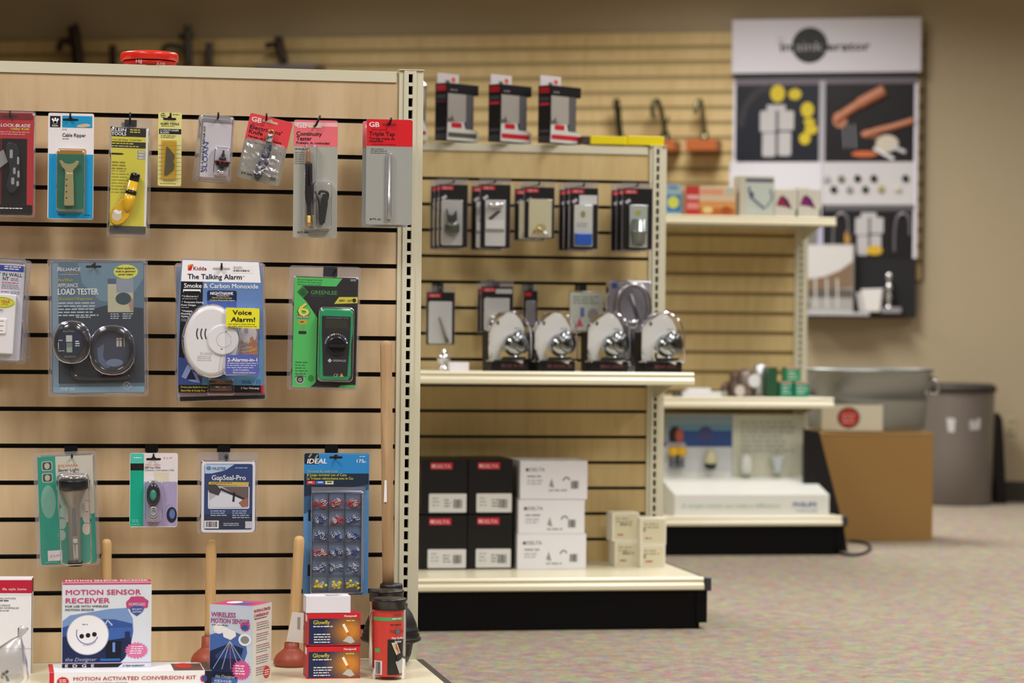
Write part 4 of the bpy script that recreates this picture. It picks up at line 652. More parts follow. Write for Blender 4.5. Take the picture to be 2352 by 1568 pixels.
# glow igniter boxes
for k, (yb, lab) in enumerate([(1558, 'lower blue and red igniter box with yellow script'), (1482, 'upper blue and red igniter box under the small white box')]):
    z = DECKZ if k == 0 else ZG; dx = 1.0 if k else 0
    fr, o, g = carton('igniter_box', lab, 'box', 766, yb, z, 705+dx, 827+dx, 74, 78, NAVY, 'blue and red igniter boxes', 0, M('#a82a34', .4), fr=None if k == 0 else Fr(766, yb, FG))
    if k == 0: FG = fr.plane; ZG = fr.W(766, yb-74).z; 
    g.rect(705+dx, yb-74, 827+dx, yb-62, R_, .2); g.rect(705+dx, yb-74, 708+dx, yb, R_, .25); g.rect(825+dx, yb-74, 827+dx, yb, R_, .25); g.rect(705+dx, yb-2, 827+dx, yb, R_, .25)
    for i in range(10):
        q = i/9; c = '#%02x%02x%02x' % tuple(int(a+(b-a)*q) for a, b in zip((0x28, 0x2e, 0x58), (0xd2, 0x86, 0x32))); rx = 62-i*5.2
        g.poly([(min(max(px, 740+dx), 825+dx), min(max(py_, yb-62), yb-2)) for px, py_ in G.el(802+dx, yb-33, rx, rx*.85, 28)], M(c, .4), .22+i*.04)
    g.text('Honeywell', 789+dx, yb-65.5, 4.6, W_, .8, w=28, bold=.04); g.text('Glowfly', 718+dx, yb-49, 9.5, M('#d8cc3a'), .8, w=38, bold=.02); g.greek(718+dx, yb-45, 770, 1, 5, W_, .8); g.greek(794+dx, yb-58, 818, 1, 5, Y_, .8)
    for i in range(4): g.greek(720+dx, yb-27+i*6, 764, 1, 5, W_, .8, seed=i+2)
    g.line(787+dx, yb-49, 797+dx, yb-30, 6, M('#fff6e0'), .9); g.line(797+dx, yb-30, 800+dx, yb-22, 3.5, M('#c8642c'), .9); g.poly([(786+dx, yb-10), (798+dx, yb-22), (806+dx, yb-20), (814+dx, yb-8), (804+dx, yb-4), (794+dx, yb-8)], M('#c4c2c0'), 1)
    side(g, 705+dx, 78, False); g.rect(0, yb-74, 78, yb, M('#b03038'), .2); g.rect(4, yb-70, 40, yb-54, WHITE, .4); g.build('carton', o)
fr, o, g = carton('small_white_box', 'small plain white box on top of the two igniter boxes', 'box', 754, 1407, 0, 703, 805, 38, 60, M('#e6e4f0', .5), fr=Fr(754, 1407.5, FG)); top(g, 1369.2); g.greek(750, 10, 790, 3, 12, K_, .4); g.build('carton', o)
# igniter tubes
for k, (cx, cy, lab) in enumerate([(891, 1543, 'rear red igniter tube half hidden by the one before it'), (897, 1562, 'front clear red igniter tube with black cap')]):
    fr = foot(cx, cy, DECKZ); o = thing('igniter_tube', fr, lab, 'tube pack', 'red igniter tubes with black caps'); h = 182; r = 37; D = -r
    g = G(fr); RL = M('#d8382e', .25, 0, .5, .4); n = 28
    def cyl(y0, y1, a0, a1, m, rr, nn=14):
        P0 = [g.P(cx+rr*math.sin(math.radians(a0+(a1-a0)*i/nn)), y0, D+rr*math.cos(math.radians(a0+(a1-a0)*i/nn))) for i in range(nn+1)]; P1 = [g.P(cx+rr*math.sin(math.radians(a0+(a1-a0)*i/nn)), y1, D+rr*math.cos(math.radians(a0+(a1-a0)*i/nn))) for i in range(nn+1)]
        for i in range(nn): g.face((P1[i], P1[i+1], P0[i+1], P0[i]), m, True)
    cyl(cy-h+22, cy-8, -180, 180, RL, r-1, 32); cyl(cy-h+38, cy-h+46, -180, 180, M('#4fae68'), r-.6, 32)
    cyl(cy-94, cy-12, -12, 70, M('#1c1a1c', .3), r-.6); cyl(cy-44, cy-12, -78, -32, WHITE, r-.5); cyl(cy-72, cy-63, -66, -40, M('#4fae68'), r-.5)
    g.T = lambda x, y, w: (cx+(r+1+w)*math.sin((x-cx)/r), y, D+(r+1+w)*math.cos((x-cx)/r))
    g.text('UNIVERSAL', cx+4, cy-h+34, 4, K_, 0, w=24); g.greek(cx+2, cy-h+40, cx+28, 1, 5, W_, 0); g.greek(cx-2, cy-h+54, cx+28, 1, 5, K_, 0); g.text('TRUE', cx-4, cy-h+74, 8, M('#5c2a28'), 0, w=15); g.ell(cx+16, cy-h+70, 5, 6, M('#3c7c8c'), 0, 14); g.text('START', cx+22, cy-h+74, 7, M('#5c2a28'), 0, w=16); g.text('Hot Surface', cx+2, cy-h+88, 6, W_, 0, w=32, bold=.03); g.text('Igniter', cx+9, cy-h+96, 6, W_, 0, w=18, bold=.03)
    for i, c in enumerate(('#e8e0d8', '#e8c83a', '#c8402c')): g.poly([(cx+1+i*2, cy-86+i*1), (cx+14-i, cy-87), (cx+24-i*2, cy-62), (cx+13, cy-58)], M(c), 0) if i == 0 else g.line(cx+3+i*4, cy-84, cx+12+i*4, cy-62, 2.4, M(c), 0)
    g.poly([(cx+12, cy-58), (cx+22, cy-62), (cx+28, cy-48), (cx+16, cy-42)], M('#2c2a34'), 0); g.poly([(cx+11, cy-42), (cx+32, cy-50), (cx+36, cy-30), (cx+30, cy-16), (cx+22, cy-14)], M('#c8c4c8'), 0); g.bars(cx-38, cy-42, cx-24, cy-14, K_, 0)
    g.T = None; g.build('printed_label', o)
    g = G(fr); g.lathe(cx, cy, D, (0, -1, 0), [(0, r), (1, r+2), (h-22, r+2)], DOME, 32, False); g.build('clear_tube', o)
    g = G(fr); CPB = M('#1a1a1d', .3, 0, .5); g.lathe(cx, cy-h+22, D, (0, -1, 0), [(0, r-1), (0, r+2.4), (18, r+2.4), (19, r+3.4), (23, r+4), (25, r+2.4), (26, r-10)], CPB, 32); g.build('cap', o)
# plungers
def plunger(cx, cy, r, hh, hw, top_y, hx0, hx1, cupm, woodm, label, big=False, grp=None, Y=None, sticker=None, lab=None):
    fr = foot(cx, cy, DECKZ) if Y is None else Fr(cx, cy, PY(Y)); D = -r*.8 if Y is None else 0
    o = thing('plunger', fr, label, 'plunger', grp)
    g = G(fr)
    if not big: g.lathe(cx, cy, D, (0, -1, 0), [(0, r*.82), (1, r*.9), (4, r*.97), (8, r), (16, r*.97), (26, r*.84), (34, r*.62), (40, r*.44), (42, r*.42), (hh, r*.4), (hh+1, r*.34)], cupm, 32)
    else: g.lathe(cx, cy, D, (0, -1, 0), [(0, r*.5), (2, r*.58), (20, r*.68), (44, r*.74), (50, r*.97), (53, r), (57, r), (59, r*.93), (64, r*.96), (68, r*.9), (74, r*.93), (78, r*.88), (90, r*.84), (112, r*.7), (128, r*.52), (140, r*.36), (158, r*.34), (162, r*.37), (174, r*.38), (180, r*.36), (181, r*.2)], cupm, 40)
    g.build('rubber_cup', o)
    g = G(fr); n = 12; g.tube([(hx0+(hx1-hx0)*t/n, cy-hh+(top_y+hw*.4-(cy-hh))*t/n, D) for t in range(n+1)]+[(hx1, top_y+hw*.12, D), (hx1, top_y, D)], [hw/2]*(n+1)+[hw*.4, hw*.15], woodm, 16); g.build('handle', o)
    if sticker: g = G(fr); x0, x1, y0, y1 = sticker; g.prism([(x0, y1), (x1, y1), (x1-1, y0), (x0+1, y0)], D+hw/2+.2, D+hw/2+.7, WHITE); g.build('price_sticker', o)
    if lab: g = G(fr); g.prism(lab, D+hw/2+.5, D+hw/2+1.5, M('#d8d2cc', .5)); g.rect(lab[0][0]+12, lab[0][1]+12, lab[1][0]-8, lab[0][1]+40, M('#9a948c'), D+hw/2+2); g.build('paper_label', o)
    return o
CUP = M('#9c4a36', .45, 0, .4)
plunger(245, 1533, 42, 64, 25, 1240, 243, 243, CUP, HANDLE, 'red plunger behind the sensor receiver box, only its handle top showing', grp='red rubber plungers')
plunger(482, 1531, 42, 66, 25, 1240, 484, 485, CUP, HANDLE, 'red plunger left of the turned sensor box', grp='red rubber plungers')
plunger(673, 1533, 42, 54, 25, 1233, 676, 688, CUP, HANDLE, 'red plunger with paper label beside the igniter boxes', grp='red rubber plungers', lab=[(672, 1407), (699, 1410), (697, 1479), (659, 1475)])
plunger(897, 1520, 69, 176, 27, 783, 890, 879, RUBBER, DOWEL, 'tall black plunger leaning by the slotted post', True, Y=-.079, sticker=(876, 883, 1102, 1152))
# red jar on the top rail
fr = Fr(343, 150, PY(.05)); o = thing('red_lidded_jar', fr, 'red lidded jar on top of the nearest unit', 'jar')
RJ = M('#e8301f', .28, 0, .5, .3); h0 = (fr.loc.z-(Z0+.107))/fr.sy+1
g = G(fr); g.lathe(343, 150+h0, 0, (0, -1, 0), [(0, 60), (h0+5, 63), (h0+8, 60)], M('#c8281c', .3), 36)
g.T = lambda x, y, w: (343+(63.5+w)*math.sin((x-343)/63.5), y, (63.5+w)*math.cos((x-343)/63.5)); g.text('HiJ', 308, 150, 8, M('#f0c8d0'), 0, w=14, bold=.05); g.text('JUSE', 356, 153, 5, M('#f0b0a8'), 0, w=22, bold=.04); g.T = None; g.build('jar_body', o)
g = G(fr); g.lathe(343, 141, 0, (0, -1, 0), [(0, 66), (1, 67), (14, 67), (17, 66), (19, 63), (21, 52), (22, 20)], RJ, 40); g.build('lid', o)
# ---------------------------------------------------------------- middle unit
Y2, Y3 = 2.2554, 4.5864; TOPZ = Z0+.1105; DRED = M('#c02430', .4); BK = M('#131214', .45); GYW = M('#cfcfcb', .5)
for k, (x, y, lab) in enumerate([(1026, 321, 'shower valve box beside the slotted post, on the top rail'), (1149, 325.5, 'middle one of three black window boxes on the top rail'), (1263.5, 330, 'black window box nearest the yellow case')]):
    fr = Fr(x, y, PY(Y2-.035)); fr.loc.z = TOPZ+.0005; o = thing('window_box', fr, lab, 'box', 'black and white window boxes on the middle unit', yaw=37)
    g = G(fr); P = lambda pts: [(x+a, y-b) for a, b in pts]
    g.prism(P([(0, 0), (104, 0), (104, 24), (88, 28), (88, 106), (104, 108), (104, 132), (0, 132)]), -38, 0, BK, BK)
    g.poly(P([(0, 1), (104, 1), (104, 24), (84, 28), (60, 30), (56, 44), (2, 44)]), GYW, .4); g.rect(x+14, y-42, x+48, y-30, DRED, .8); g.rect(x+4, y-19, x+98, y-8, DRED if k else M('#55564e'), .8); g.rect(x+2, y-108, x+62, y-44, M('#a39e98', .35), .5); g.poly(P([(10, 46), (16, 60), (22, 46), (40, 44), (10, 44)]), M('#4a4a48'), .8); g.ell(x+8, y-47, 10, 5, CHROME, 1, 14); g.rect(x+62, y-108, x+87, y-28, M('#5c5a60', .4), .5); g.greek(x+10, y-118, x+34, 1, 7, M('#8c888c'), .6)
    side(g, x, 38, False); g.rect(3, y-128, 34, y-114, DRED, .4); g.rect(4, y-106, 34, y-96, M('#4c4a50'), .4); g.rect(4, y-92, 34, y-86 if k else y-89, M('#e02850') if k else M('#7a2c58'), .4); g.rect(3, y-30, 34, y-24, M('#4c4a50'), .4); g.rect(2, y-16, 36, y-2, M('#3c3a40'), .4); g.build('carton', o)
    g = G(fr); g.box(x+4, y-157, x+74, y-130, -37, -35, M('#dad4d6', .4)); g.ell(x+56, y-144, 7, 6, M('#e0664a'), -34.6); g.rrect(x+30, y-142, x+44, y-136, 2, M('#6a6a60'), -34.6); g.build('hang_flap', o)
fr = Fr(966, 322, PY(Y2-.02)); fr.loc.z = TOPZ+.0005; o = thing('window_box', fr, 'clear pack with chrome fitting half hidden by the nearest post', 'box')
g = G(fr); g.box(935, 296, 982, 322, -36, 0, GYW); g.rect(960, 302, 978, 310, DRED, .4); g.build('carton', o); g = G(fr); g.box(930, 190, 972, 296, -36, -30, BK); g.lathe(972, 296, -14, (0, -1, 0), [(0, 8), (90, 8), (94, 10), (104, 9), (108, 4)], CHROME, 16); g.build('chrome_fitting', o)
fr = Fr(1435, 337, PY(Y2-.0)); fr.loc.z = TOPZ+.0005; o = thing('yellow_case', fr, 'flat bright yellow case lying on the top rail', 'case')
g = G(fr); YE = M('#e8d414', .4); g.box(1354, 318, 1436, 337, -50, 6, YE, None, 2.5); g.box(1440, 316, 1524, 337, -50, 6, YE, None, 2.5); g.box(1434, 321, 1442, 337, -48, 4, YE); g.build('body', o); g = G(fr); g.box(1337, 319, 1356, 336, -40, 4, M('#4a3e3c', .4), None, 2); g.build('end_cap', o)
ZL = .716
def dpack(name, cx, y0, x0, x1, y1, win, wc, fill, Y, label, grp, lblw=None, plate=False, ins=None, cat='faucet part pack'):
    fr = Fr(cx, (y0+y1)/2, PY(Y)); o = thing(name, fr, label, cat, grp); g = G(fr)
    g.box(x0, y0, x1, y1, -2, 0, BK); g.rect(x0+2, y0+3, x0+2+min(30, (x1-x0)*.5), y0+12, DRED, .3); g.text('DELTA', x0+8, y0+10.5, 5.5, M('#e8b8bc'), .6, w=20, bold=.03) if x1-x0 > 40 else None
    g.line(x0+6, y0+33, x0+16, y0+26, 7, M('#b8b2ba'), .4)
    if lblw: g.rect(*lblw, M('#c4c8c8'), .5)
    g.build('backing_card', o)
    a, b, c, d = win; g = G(fr); g.rect(a, b, c, d, M(wc, .35), .5); ins and ins(g, a, b, c, d); g.build('part_tray', o)
    g = G(fr); g.blister(a-1, b-1, c+1, d+1, fill, CLEAR, 5, .6); g.box(x0-3, y0-14, x1+2, y1+4, -2.6, -2.2, CLEARD); g.build('clear_shell', o)
    return fr
def insA(g, a, b, c, d): g.prism([(a+12, b+20), (a+16, b+34), (a+26, b+36), (a+34, b+24), (a+36, b+46), (a+14, b+48)], 1, 10, M('#3a3c3a', .3)); g.lathe((a+c)/2, b+52, 8, (0, 1, 0), [(0, 14), (6, 17), (22, 17), (24, 10)], M('#5c605c', .25, .5), 16)
def insB(g, a, b, c, d): g.poly([(a+8, b+42), (a+14, b+48), (a+38, b+26), (a+30, b+24)], M('#3c3c3a'), 1); g.rect(a+3, b+46, c-3, b+66, M('#dcdcda'), 1.4); g.lathe(a+24, b+12, 6, (1, 0, 0), [(-16, 6), (16, 6)], CHROME, 12); g.rect(a+3, b+66, c-3, b+74, M('#8a8c86'), 1.2)
def insC(g, a, b, c, d): g.ell(a+30, b+66, 12, 9, M('#a8a47c'), 1); g.tube([(a+12, b+76, 5), (a+22, b+66, 6), (a+40, b+80, 6)], 3, BRASS); g.lathe(a+36, b+74, 7, (.5, 1, 0), [(0, 4), (16, 4)], STEEL, 10)
def insD(g, a, b, c, d): g.ell((a+c)/2, b+22, 6, 8, M('#8c9050'), 1, 12); g.box(a+3, b+66, c-3, d-3, 1, 12, M('#2c56b0', .35), None, 2); g.greek(a+8, b+42, c-8, 2, 6, M('#a8a89c'), 1)
def insE(g, a, b, c, d): g.ell((a+c)/2, b+18, 7, 5, M('#a8a440'), 1, 12); g.lathe((a+c)/2, b+34, 8, (0, 1, 0), [(0, 16), (26, 16), (27, 18), (32, 18), (33, 15), (56, 14)], M('#8c9490', .25, .7), 18)
rows = [(1042, 424, 1009, 1074, 567, (1013, 459, 1062, 563), '#b4b6b4', insA, 3, 'pack with dark valve part, leftmost stack'), (1137, 424, 1104, 1172, 569, (1113, 459, 1161, 565), '#c8cac8', insB, 2, 'pack with silver spout, second stack'), (1238, 430, 1205, 1273, 547, (1213, 457, 1267, 545), '#c9c5a4', insC, 2, 'short pack with cream tray and brass part'), (1341, 432, 1309, 1373, 571, (1317, 470, 1361, 566), '#c9cbc4', insD, 3, 'pack with blue strip and white sticker'), (1464, 433, 1431, 1498, 572, (1444, 470, 1487, 568), '#a8b0a8', insE, 3, 'pack with grey filter part next to the post')]
for i, (cx, y0, x0, x1, y1, win, wc, ins, n, lab) in enumerate(rows):
    for j in range(n):
        Yf = Y2-.21+j*(.15/(n-1)); f0 = (CAM.y-(Y2-.21))/(CAM.y-Yf); q = .0
        # packs behind share the front pack's X and Z: find their pixels by projecting the front pack's centre
        pf = PY(Y2-.21).at(cx, (y0+y1)/2); pr = Vector((pf.x, Yf, pf.z))-CAM; px = 1176+F*pr.dot(RT)/pr.dot(fw); py = 784-F*pr.dot(UP)/pr.dot(fw); dx, dy = px-cx, py-(y0+y1)/2
        S = lambda r: (r[0]+dx, r[1]+dy, r[2]+dx, r[3]+dy)
        l2 = lab if j == 0 else ('rear copy of the '+lab if j == n-1 else 'middle copy of the '+lab)
        dpack('faucet_part_pack', cx+dx, y0+dy, x0+dx, x1+dx, y1+dy, S(win), wc, 10, Yf, 'black card '+l2, 'black card faucet part packs, '+lab.split(',')[0][:30], S((1330, 448, 1371, 469)) if i == 3 else None, ins=ins)
    fh = Fr(cx, y0-6, PY(Y2-.215)); o = thing('display_hook', fh, 'hook carrying the black '+lab, 'hook', 'hooks on the middle unit'); g = G(fh); D = -.205/fh.sy
    g.box(cx-11, y0-9, cx+11, y0+12, D, D+3, BLACK); g.tube([(cx, y0-6, D+2), (cx, y0-6, 3), (cx, y0-12, 6)], 2, BLACK, 6); g.build('wire', o)
# second row
def insF(g, a, b, c, d): g.tube([(a+24, b+36, 4), (a+38, b+80, 5), (a+44, b+94, 5)], [1.5, 3, 5], M('#6c6c44', .4), 8)
def insG(g, a, b, c, d): g.lathe(a+26, b+40, 6, (.2, 1, 0), [(0, 12), (6, 14), (20, 8)], CHROME, 16)
def hk(x, y, Y, lab): fh = Fr(x, y, PY(Y)); o = thing('display_hook', fh, lab, 'hook', 'hooks on the middle unit'); g = G(fh); D = (Y-Y2)/fh.sy; g.box(x-9, y-20, x+9, y+2, D, D+3, BLACK); g.box(x-8, y-16, x+8, y+4, D+3, -2.5, BLACK); g.tube([(x, y, -3), (x, y, 2), (x, y-5, 5)], 2, BLACK, 6); g.build('wire', o)
dpack('faucet_part_pack', 1012, 671, 980, 1044, 790, (984, 692, 1038, 788), '#d0d2d2', 6, Y2-.08, 'black card pack with one thin olive rod, alone above the shelf', None, ins=insF); hk(1011, 667, Y2-.08, 'hook above the thin rod pack')
dpack('faucet_part_pack', 1134, 664, 1098, 1170, 762, (1104, 686, 1164, 760), '#c4c4c0', 8, Y2-.05, 'rear black card pack behind the chrome fitting pack', 'chrome fitting packs'); dpack('faucet_part_pack', 1141, 658, 1106, 1178, 760, (1111, 684, 1170, 758), '#c8c8c4', 8, Y2-.1, 'front black card pack holding a chrome fitting', 'chrome fitting packs', lblw=(1138, 663, 1176, 674), ins=insG); hk(1140, 662, Y2-.1, 'wide hook above the chrome fitting packs')
dpack('faucet_part_pack', 1218, 668, 1203, 1234, 750, (1207, 690, 1230, 746), '#8a8890', 8, Y2-.06, 'narrow black card pack behind two shower heads', None); hk(1218, 666, Y2-.06, 'hook above the narrow black pack')
fr = Fr(1347, 712, PY(Y2-.06)); o = thing('faucet_part_pack', fr, 'pale green card pack with a pink corner behind the shower heads', 'faucet part pack'); g = G(fr); g.box(1309, 672, 1385, 758, -1, 0, M('#c8cdc0', .4)); g.greek(1316, 680, 1376, 3, 7, M('#8a9a84')); g.rect(1333, 706, 1342, 728, M('#5c74b0'), .4); g.poly([(1322, 750), (1332, 728), (1340, 750)], M('#d05070'), .5); g.ell(1362, 722, 12, 14, M('#9a9a98'), .4); g.build('backing_card', o); g = G(fr); g.blister(1306, 668, 1388, 762, 8, CLEAR, 6); g.build('clear_shell', o); hk(1340, 670, Y2-.06, 'hook above the pale green pack')
# hose pack
fr = stand(1446, 851, Y2-.13, ZL); o = thing('shower_hose_pack', fr, 'large clear pack with a coiled metal shower hose', 'shower pack'); g = G(fr)
g.box(1397, 643, 1497, 850, -24, -22, M('#9b98a2', .4)); g.rect(1408, 648, 1420, 660, M('#3c50a8'), -21); g.greek(1424, 646, 1488, 2, 6, M('#d0ccd4'), -21); g.build('backing_card', o)
HS = M('#b8b8be', .22, .9); g = G(fr); g.tube(spline([(1450, 838, -8), (1440, 780, -8), (1424, 735, -8), (1418, 695, -8), (1430, 662, -8), (1455, 652, -8), (1480, 664, -8), (1491, 700, -8), (1486, 735, -8), (1470, 775, -8), (1462, 838, -8)]), 7, HS, 10); g.tube([(1446, 672, -2), (1468, 740, -2)], 5, M('#6c6a70', .3, .6)); g.build('hose', o)
g = G(fr); g.tube([(1452, 745, 0), (1454, 790, 0), (1455, 838, 0)], [5, 6, 6], M('#28242a', .3)); g.lathe(1452, 735, -4, (0, 1, .2), [(0, 16), (10, 14), (20, 6)], HS); g.build('hand_shower', o)
g = G(fr); g.blister(1395, 640, 1499, 852, 20, CLEAR, 10, -22); g.build('clear_shell', o)
# four shower heads on black bases under clear domes
SW = M('#d6d6d4', .45)
for k, (xl, lab) in enumerate([(1125, 'leftmost shower head display, in front of the chrome fitting packs'), (1231, 'shower head display right of the narrow black pack'), (1353, 'shower head display left of the coiled hose'), (1477, 'shower head display at the shelf end by the post')]):
    yb = 849-.5*0+k*.4; fr = stand(xl+32, yb, Y2-.27, ZL); o = thing('shower_head_display', fr, lab, 'shower head display', 'clear domed shower head displays', yaw=14)
    x0, x1 = xl+2, xl+96; g = G(fr); g.box(x0, yb-27, x1, yb, -52, 0, M('#171518', .35), None, 2); g.greek(x0+24, yb-17, x1-8, 1, 12, M('#6c3c44'), .4, t=.5); g.rect(x0+22, yb-20, x1-4, yb-6, M('#2c2426'), .2); g.build('base', o)
    dome = [(x0, yb-25), (x0, yb-86), (x0+4, yb-104), (x0+14, yb-120), (x0+30, yb-133), (x0+48, yb-138), (x0+64, yb-134), (x0+78, yb-122), (x0+88, yb-104), (x0+92, yb-84), (x0+92, yb-80), (x0+58, yb-80), (x0+40, yb-70), (x0+28, yb-44), (x0+34, yb-25)]
    g = G(fr); g.prism(dome, -26, -22, SW, BK); g.ell(x0+24, yb-112, 4, 5, M('#3c5c3c'), -21.5, 12); g.greek(x0+66, yb-101, x0+84, 1, 7, M('#9aa098'), -21.6); g.box(x0-2, yb-92, x0+1, yb-25, -50, -20, BK); g.build('white_backing', o)
    g = G(fr); g.T = None; cx, cy = x0+56, yb-62; g.ball(cx, cy, -2, 27, M('#b4b8bc', .1, 1), 24); g.lathe(cx+8, cy-6, 8, (.5, -.25, 1), [(0, 26), (8, 27), (14, 22), (16, 4)], M('#8a8e92', .18, 1), 24); g.tube([(cx, cy+20, 0), (cx+6, cy+34, 0), (cx+20, cy+38, 4)], [9, 7, 8], CHROME); g.box(cx-20, cy+28, cx+24, cy+36, -20, 10, M('#1c1a1c')); g.build('shower_head', o)
    g = G(fr); g.loft([[(x0+46+(x-x0-46)*q*1.06, yb-70+(y-yb+70)*q*1.08, d) for x, y in dome[:11]+[(x0+92, yb-25)]] for q, d in ((.96, -30), (.96, 8), (.9, 20), (.7, 27))], DOME); g.build('clear_dome', o)
fr = stand(1020, 849, Y2-.2, ZL); o = thing('chrome_valve', fr, 'small chrome valve standing below the thin rod pack', 'valve'); g = G(fr); g.lathe(1020, 847, -12, (0, -1, 0), [(0, 14), (4, 14), (6, 9), (18, 9), (20, 15), (34, 15), (36, 6), (46, 5), (48, 2)], CHROME, 18); g.tube([(1006, 828, -12), (1036, 824, -8)], 6, CHROME); g.build('valve_body', o)
fr, o, g = carton('small_white_box', 'little white box beside the small chrome valve', 'box', 1055, 852, ZL, 1033, 1077, 20, 26, WHITE, fr=stand(1055, 852, Y2-.24, ZL)); g.build('carton', o)
# boxes on the middle base deck
def blackbox(x0, x1, yb, lab, plane=None):
    fr = foot((x0+x1)/2, yb, DECKZ) if plane is None else Fr((x0+x1)/2, yb, plane); o = thing('black_carton', fr, lab, 'box', 'black cartons with red logo'); g = G(fr)
    g.box(x0, yb-125, x1, yb, -160, 0, M('#131115', .4), None, .6); g.rect(x0+22, yb-118, x0+72, yb-103, M('#d02c40', .4), .3); g.text('DELTA', x0+32, yb-106, 8, M('#ecc0c4'), .6, w=36, bold=.03); g.ell(x0+28, yb-110.5, 4, 4, M('#ecc0c4'), .6, 12); g.rrect(x0+19, yb-47, x1-2, yb-4, 2, M('#e2e2e2', .45), .3); g.greek(x0+26, yb-38, x0+44, 3, 8, M('#b8b8b4')); g.greek(x0+54, yb-34, x0+72, 3, 7, M('#8c8c88')); g.bars(x1-32, yb-34, x1-12, yb-14, M('#4a4a4a'), .6); g.build('carton', o); return fr
fb = blackbox(963, 1072, 1308, 'lower black carton next to the nearest post'); fc = blackbox(1073.5, 1175, 1307, 'lower black carton beside the white cartons')
blackbox(966, 1073, 1180.5, 'upper black carton next to the nearest post', fb.plane); blackbox(1075, 1177, 1180, 'upper black carton beside the white cartons', fc.plane)
PW = None
for k, (x0, x1, yt, yb, lab) in enumerate([(1188, 1346, 1226, 1307, 'bottom white carton of the stack of three'), (1190.5, 1342.5, 1147, 1224.5, 'middle white carton of the stack of three'), (1194.5, 1349, 1058, 1145, 'top white carton of the stack of three')]):
    fr = foot((x0+x1)/2, yb, DECKZ) if PW is None else Fr((x0+x1)/2, yb, PW); PW = fr.plane; o = thing('white_carton', fr, lab, 'box', 'white cartons stacked beside the black ones'); g = G(fr); g.box(x0, yt, x1, yb+(1 if k else -.3), -140, 0, M('#f0f0f9', .5), None, .8)
    g.text('DELTA', x0+22, yt+24, 8, M('#5c605c'), .6, w=34); g.ell(x0+16, yt+20.5, 4, 4, M('#5c605c'), .6, 12); g.greek(x0+16, yt+34, x0+54, 1, 8, M('#9a9a9a')); g.greek(x0+16, yt+44, x0+52, 2, 7, M('#bcbcc0')); g.poly([(x0+66, yt+58), (x0+72, yt+40), (x0+78, yt+62)], M('#9aa09a'), .5); g.arc(x0+106, yt+50, 8, 12, 200, 330, 3, M('#7c807c'), .6); g.bars(x1-38, yt+46, x1-20, yt+64, M('#4c4c4c'), .6); g.greek(x0+66, yt+66, x0+110, 1, 8, M('#a4a8a4')); g.build('carton', o)
PC = {}
for k, (x0, x1, yt, yb, lab) in enumerate([(1412, 1469, 1243, 1301, 'lower left cream carton of the small block'), (1470.5, 1528, 1251, 1303, 'lower right cream carton of the small block'), (1406, 1468, 1177, 1242, 'upper left cream carton of the small block'), (1470, 1530, 1190, 1250, 'upper right cream carton of the small block')]):
    fr = foot((x0+x1)/2, yb, DECKZ) if k < 2 else Fr((x0+x1)/2, yb, PC[k-2]); PC[k] = fr.plane; o = thing('small_cream_carton', fr, lab, 'box', 'small cream cartons at the deck end'); g = G(fr); g.box(x0, yt, x1, yb+(.8 if k > 1 else -.3), -62, 0, M('#ece8d8', .5), None, .8); g.rect(x0+5, yt+4, x1-4, yb-4, M('#dcd5b8', .5), .2); g.text('85612' if k % 2 == 0 else 'E', x0+18 if k % 2 == 0 else x0+8, yt+30, 7, M('#6c6a58'), .6, w=26 if k % 2 == 0 else 5, bold=.02); g.greek(x0+8, yt+12, x1-14, 2, 7, M('#a8a48c')); g.greek(x0+12, yb-16, x0+30, 1, 8, M('#b06458')); g.build('carton', o)
# ---------------------------------------------------------------- farthest unit
ZT3, ZM3 = 1.262, .581
def fbox(name, x0, x1, yt, yb, z, dep, m, lab, grp=None, yaw=0, cat='box'):
    fr = stand((x0+x1)/2, yb, Y3-(.3 if z > 1 else .27), z); o = thing(name, fr, lab, cat, grp, yaw=yaw); g = G(fr); g.box(x0, yt, x1, yb, -dep, 0, m, None, .6); return o, g
o, g = fbox('bulb_box', 1531, 1564, 420, 493, ZT3, 40, M('#9fb4b8', .5), 'pale blue box with yellow disc nearest the middle unit'); g.rect(1531, 444, 1564, 484, M('#2f7cb4'), .2); g.ell(1546, 462, 13, 14, M('#d4d858'), .4, 18); g.rect(1534, 424, 1556, 432, M('#6c8cc0'), .3); g.build('carton', o)
o, g = fbox('bulb_box', 1574, 1690, 424, 493, ZT3, 50, M('#d8bfa0', .5), 'wide orange and cream box with a red end'); g.rect(1574, 424, 1606, 493, M('#c23a34'), .2); g.rect(1578, 444, 1604, 454, M('#e0b0a8'), .4); g.rect(1578, 462, 1604, 476, M('#e09088'), .4); g.rect(1608, 430, 1660, 442, M('#e09a7c'), .4); g.rect(1606, 458, 1688, 474, M('#d89858'), .4); g.rect(1606, 470, 1688, 490, M('#c06a2c'), .35); g.ell(1625, 478, 12, 8, M('#e8d090'), .6, 14); g.ell(1668, 478, 12, 9, M('#a85420'), .6, 14); g.ell(1677, 434, 9, 8, M('#b8c4b4'), .5); g.build('carton', o)
o, g = fbox('bulb_box', 1699, 1778, 400, 495, ZT3, 60, M('#c8c4b4', .5), 'tall cream box with fine blue line drawing'); g.rect(1712, 406, 1776, 414, M('#4c5c78'), .3); g.rect(1714, 416, 1775, 488, M('#c4ccc4'), .25); g.tube(spline([(1720, 424, 1), (1724, 446, 1), (1746, 466, 1), (1756, 474, 1)]), 2.2, M('#5c6c8c'), 6); g.tube(spline([(1768, 430, 1), (1772, 450, 1), (1760, 470, 1)]), 1.6, M('#5c8c98'), 6); g.ell(1726, 444, 5, 8, M('#3c4870'), .6); g.build('carton', o)
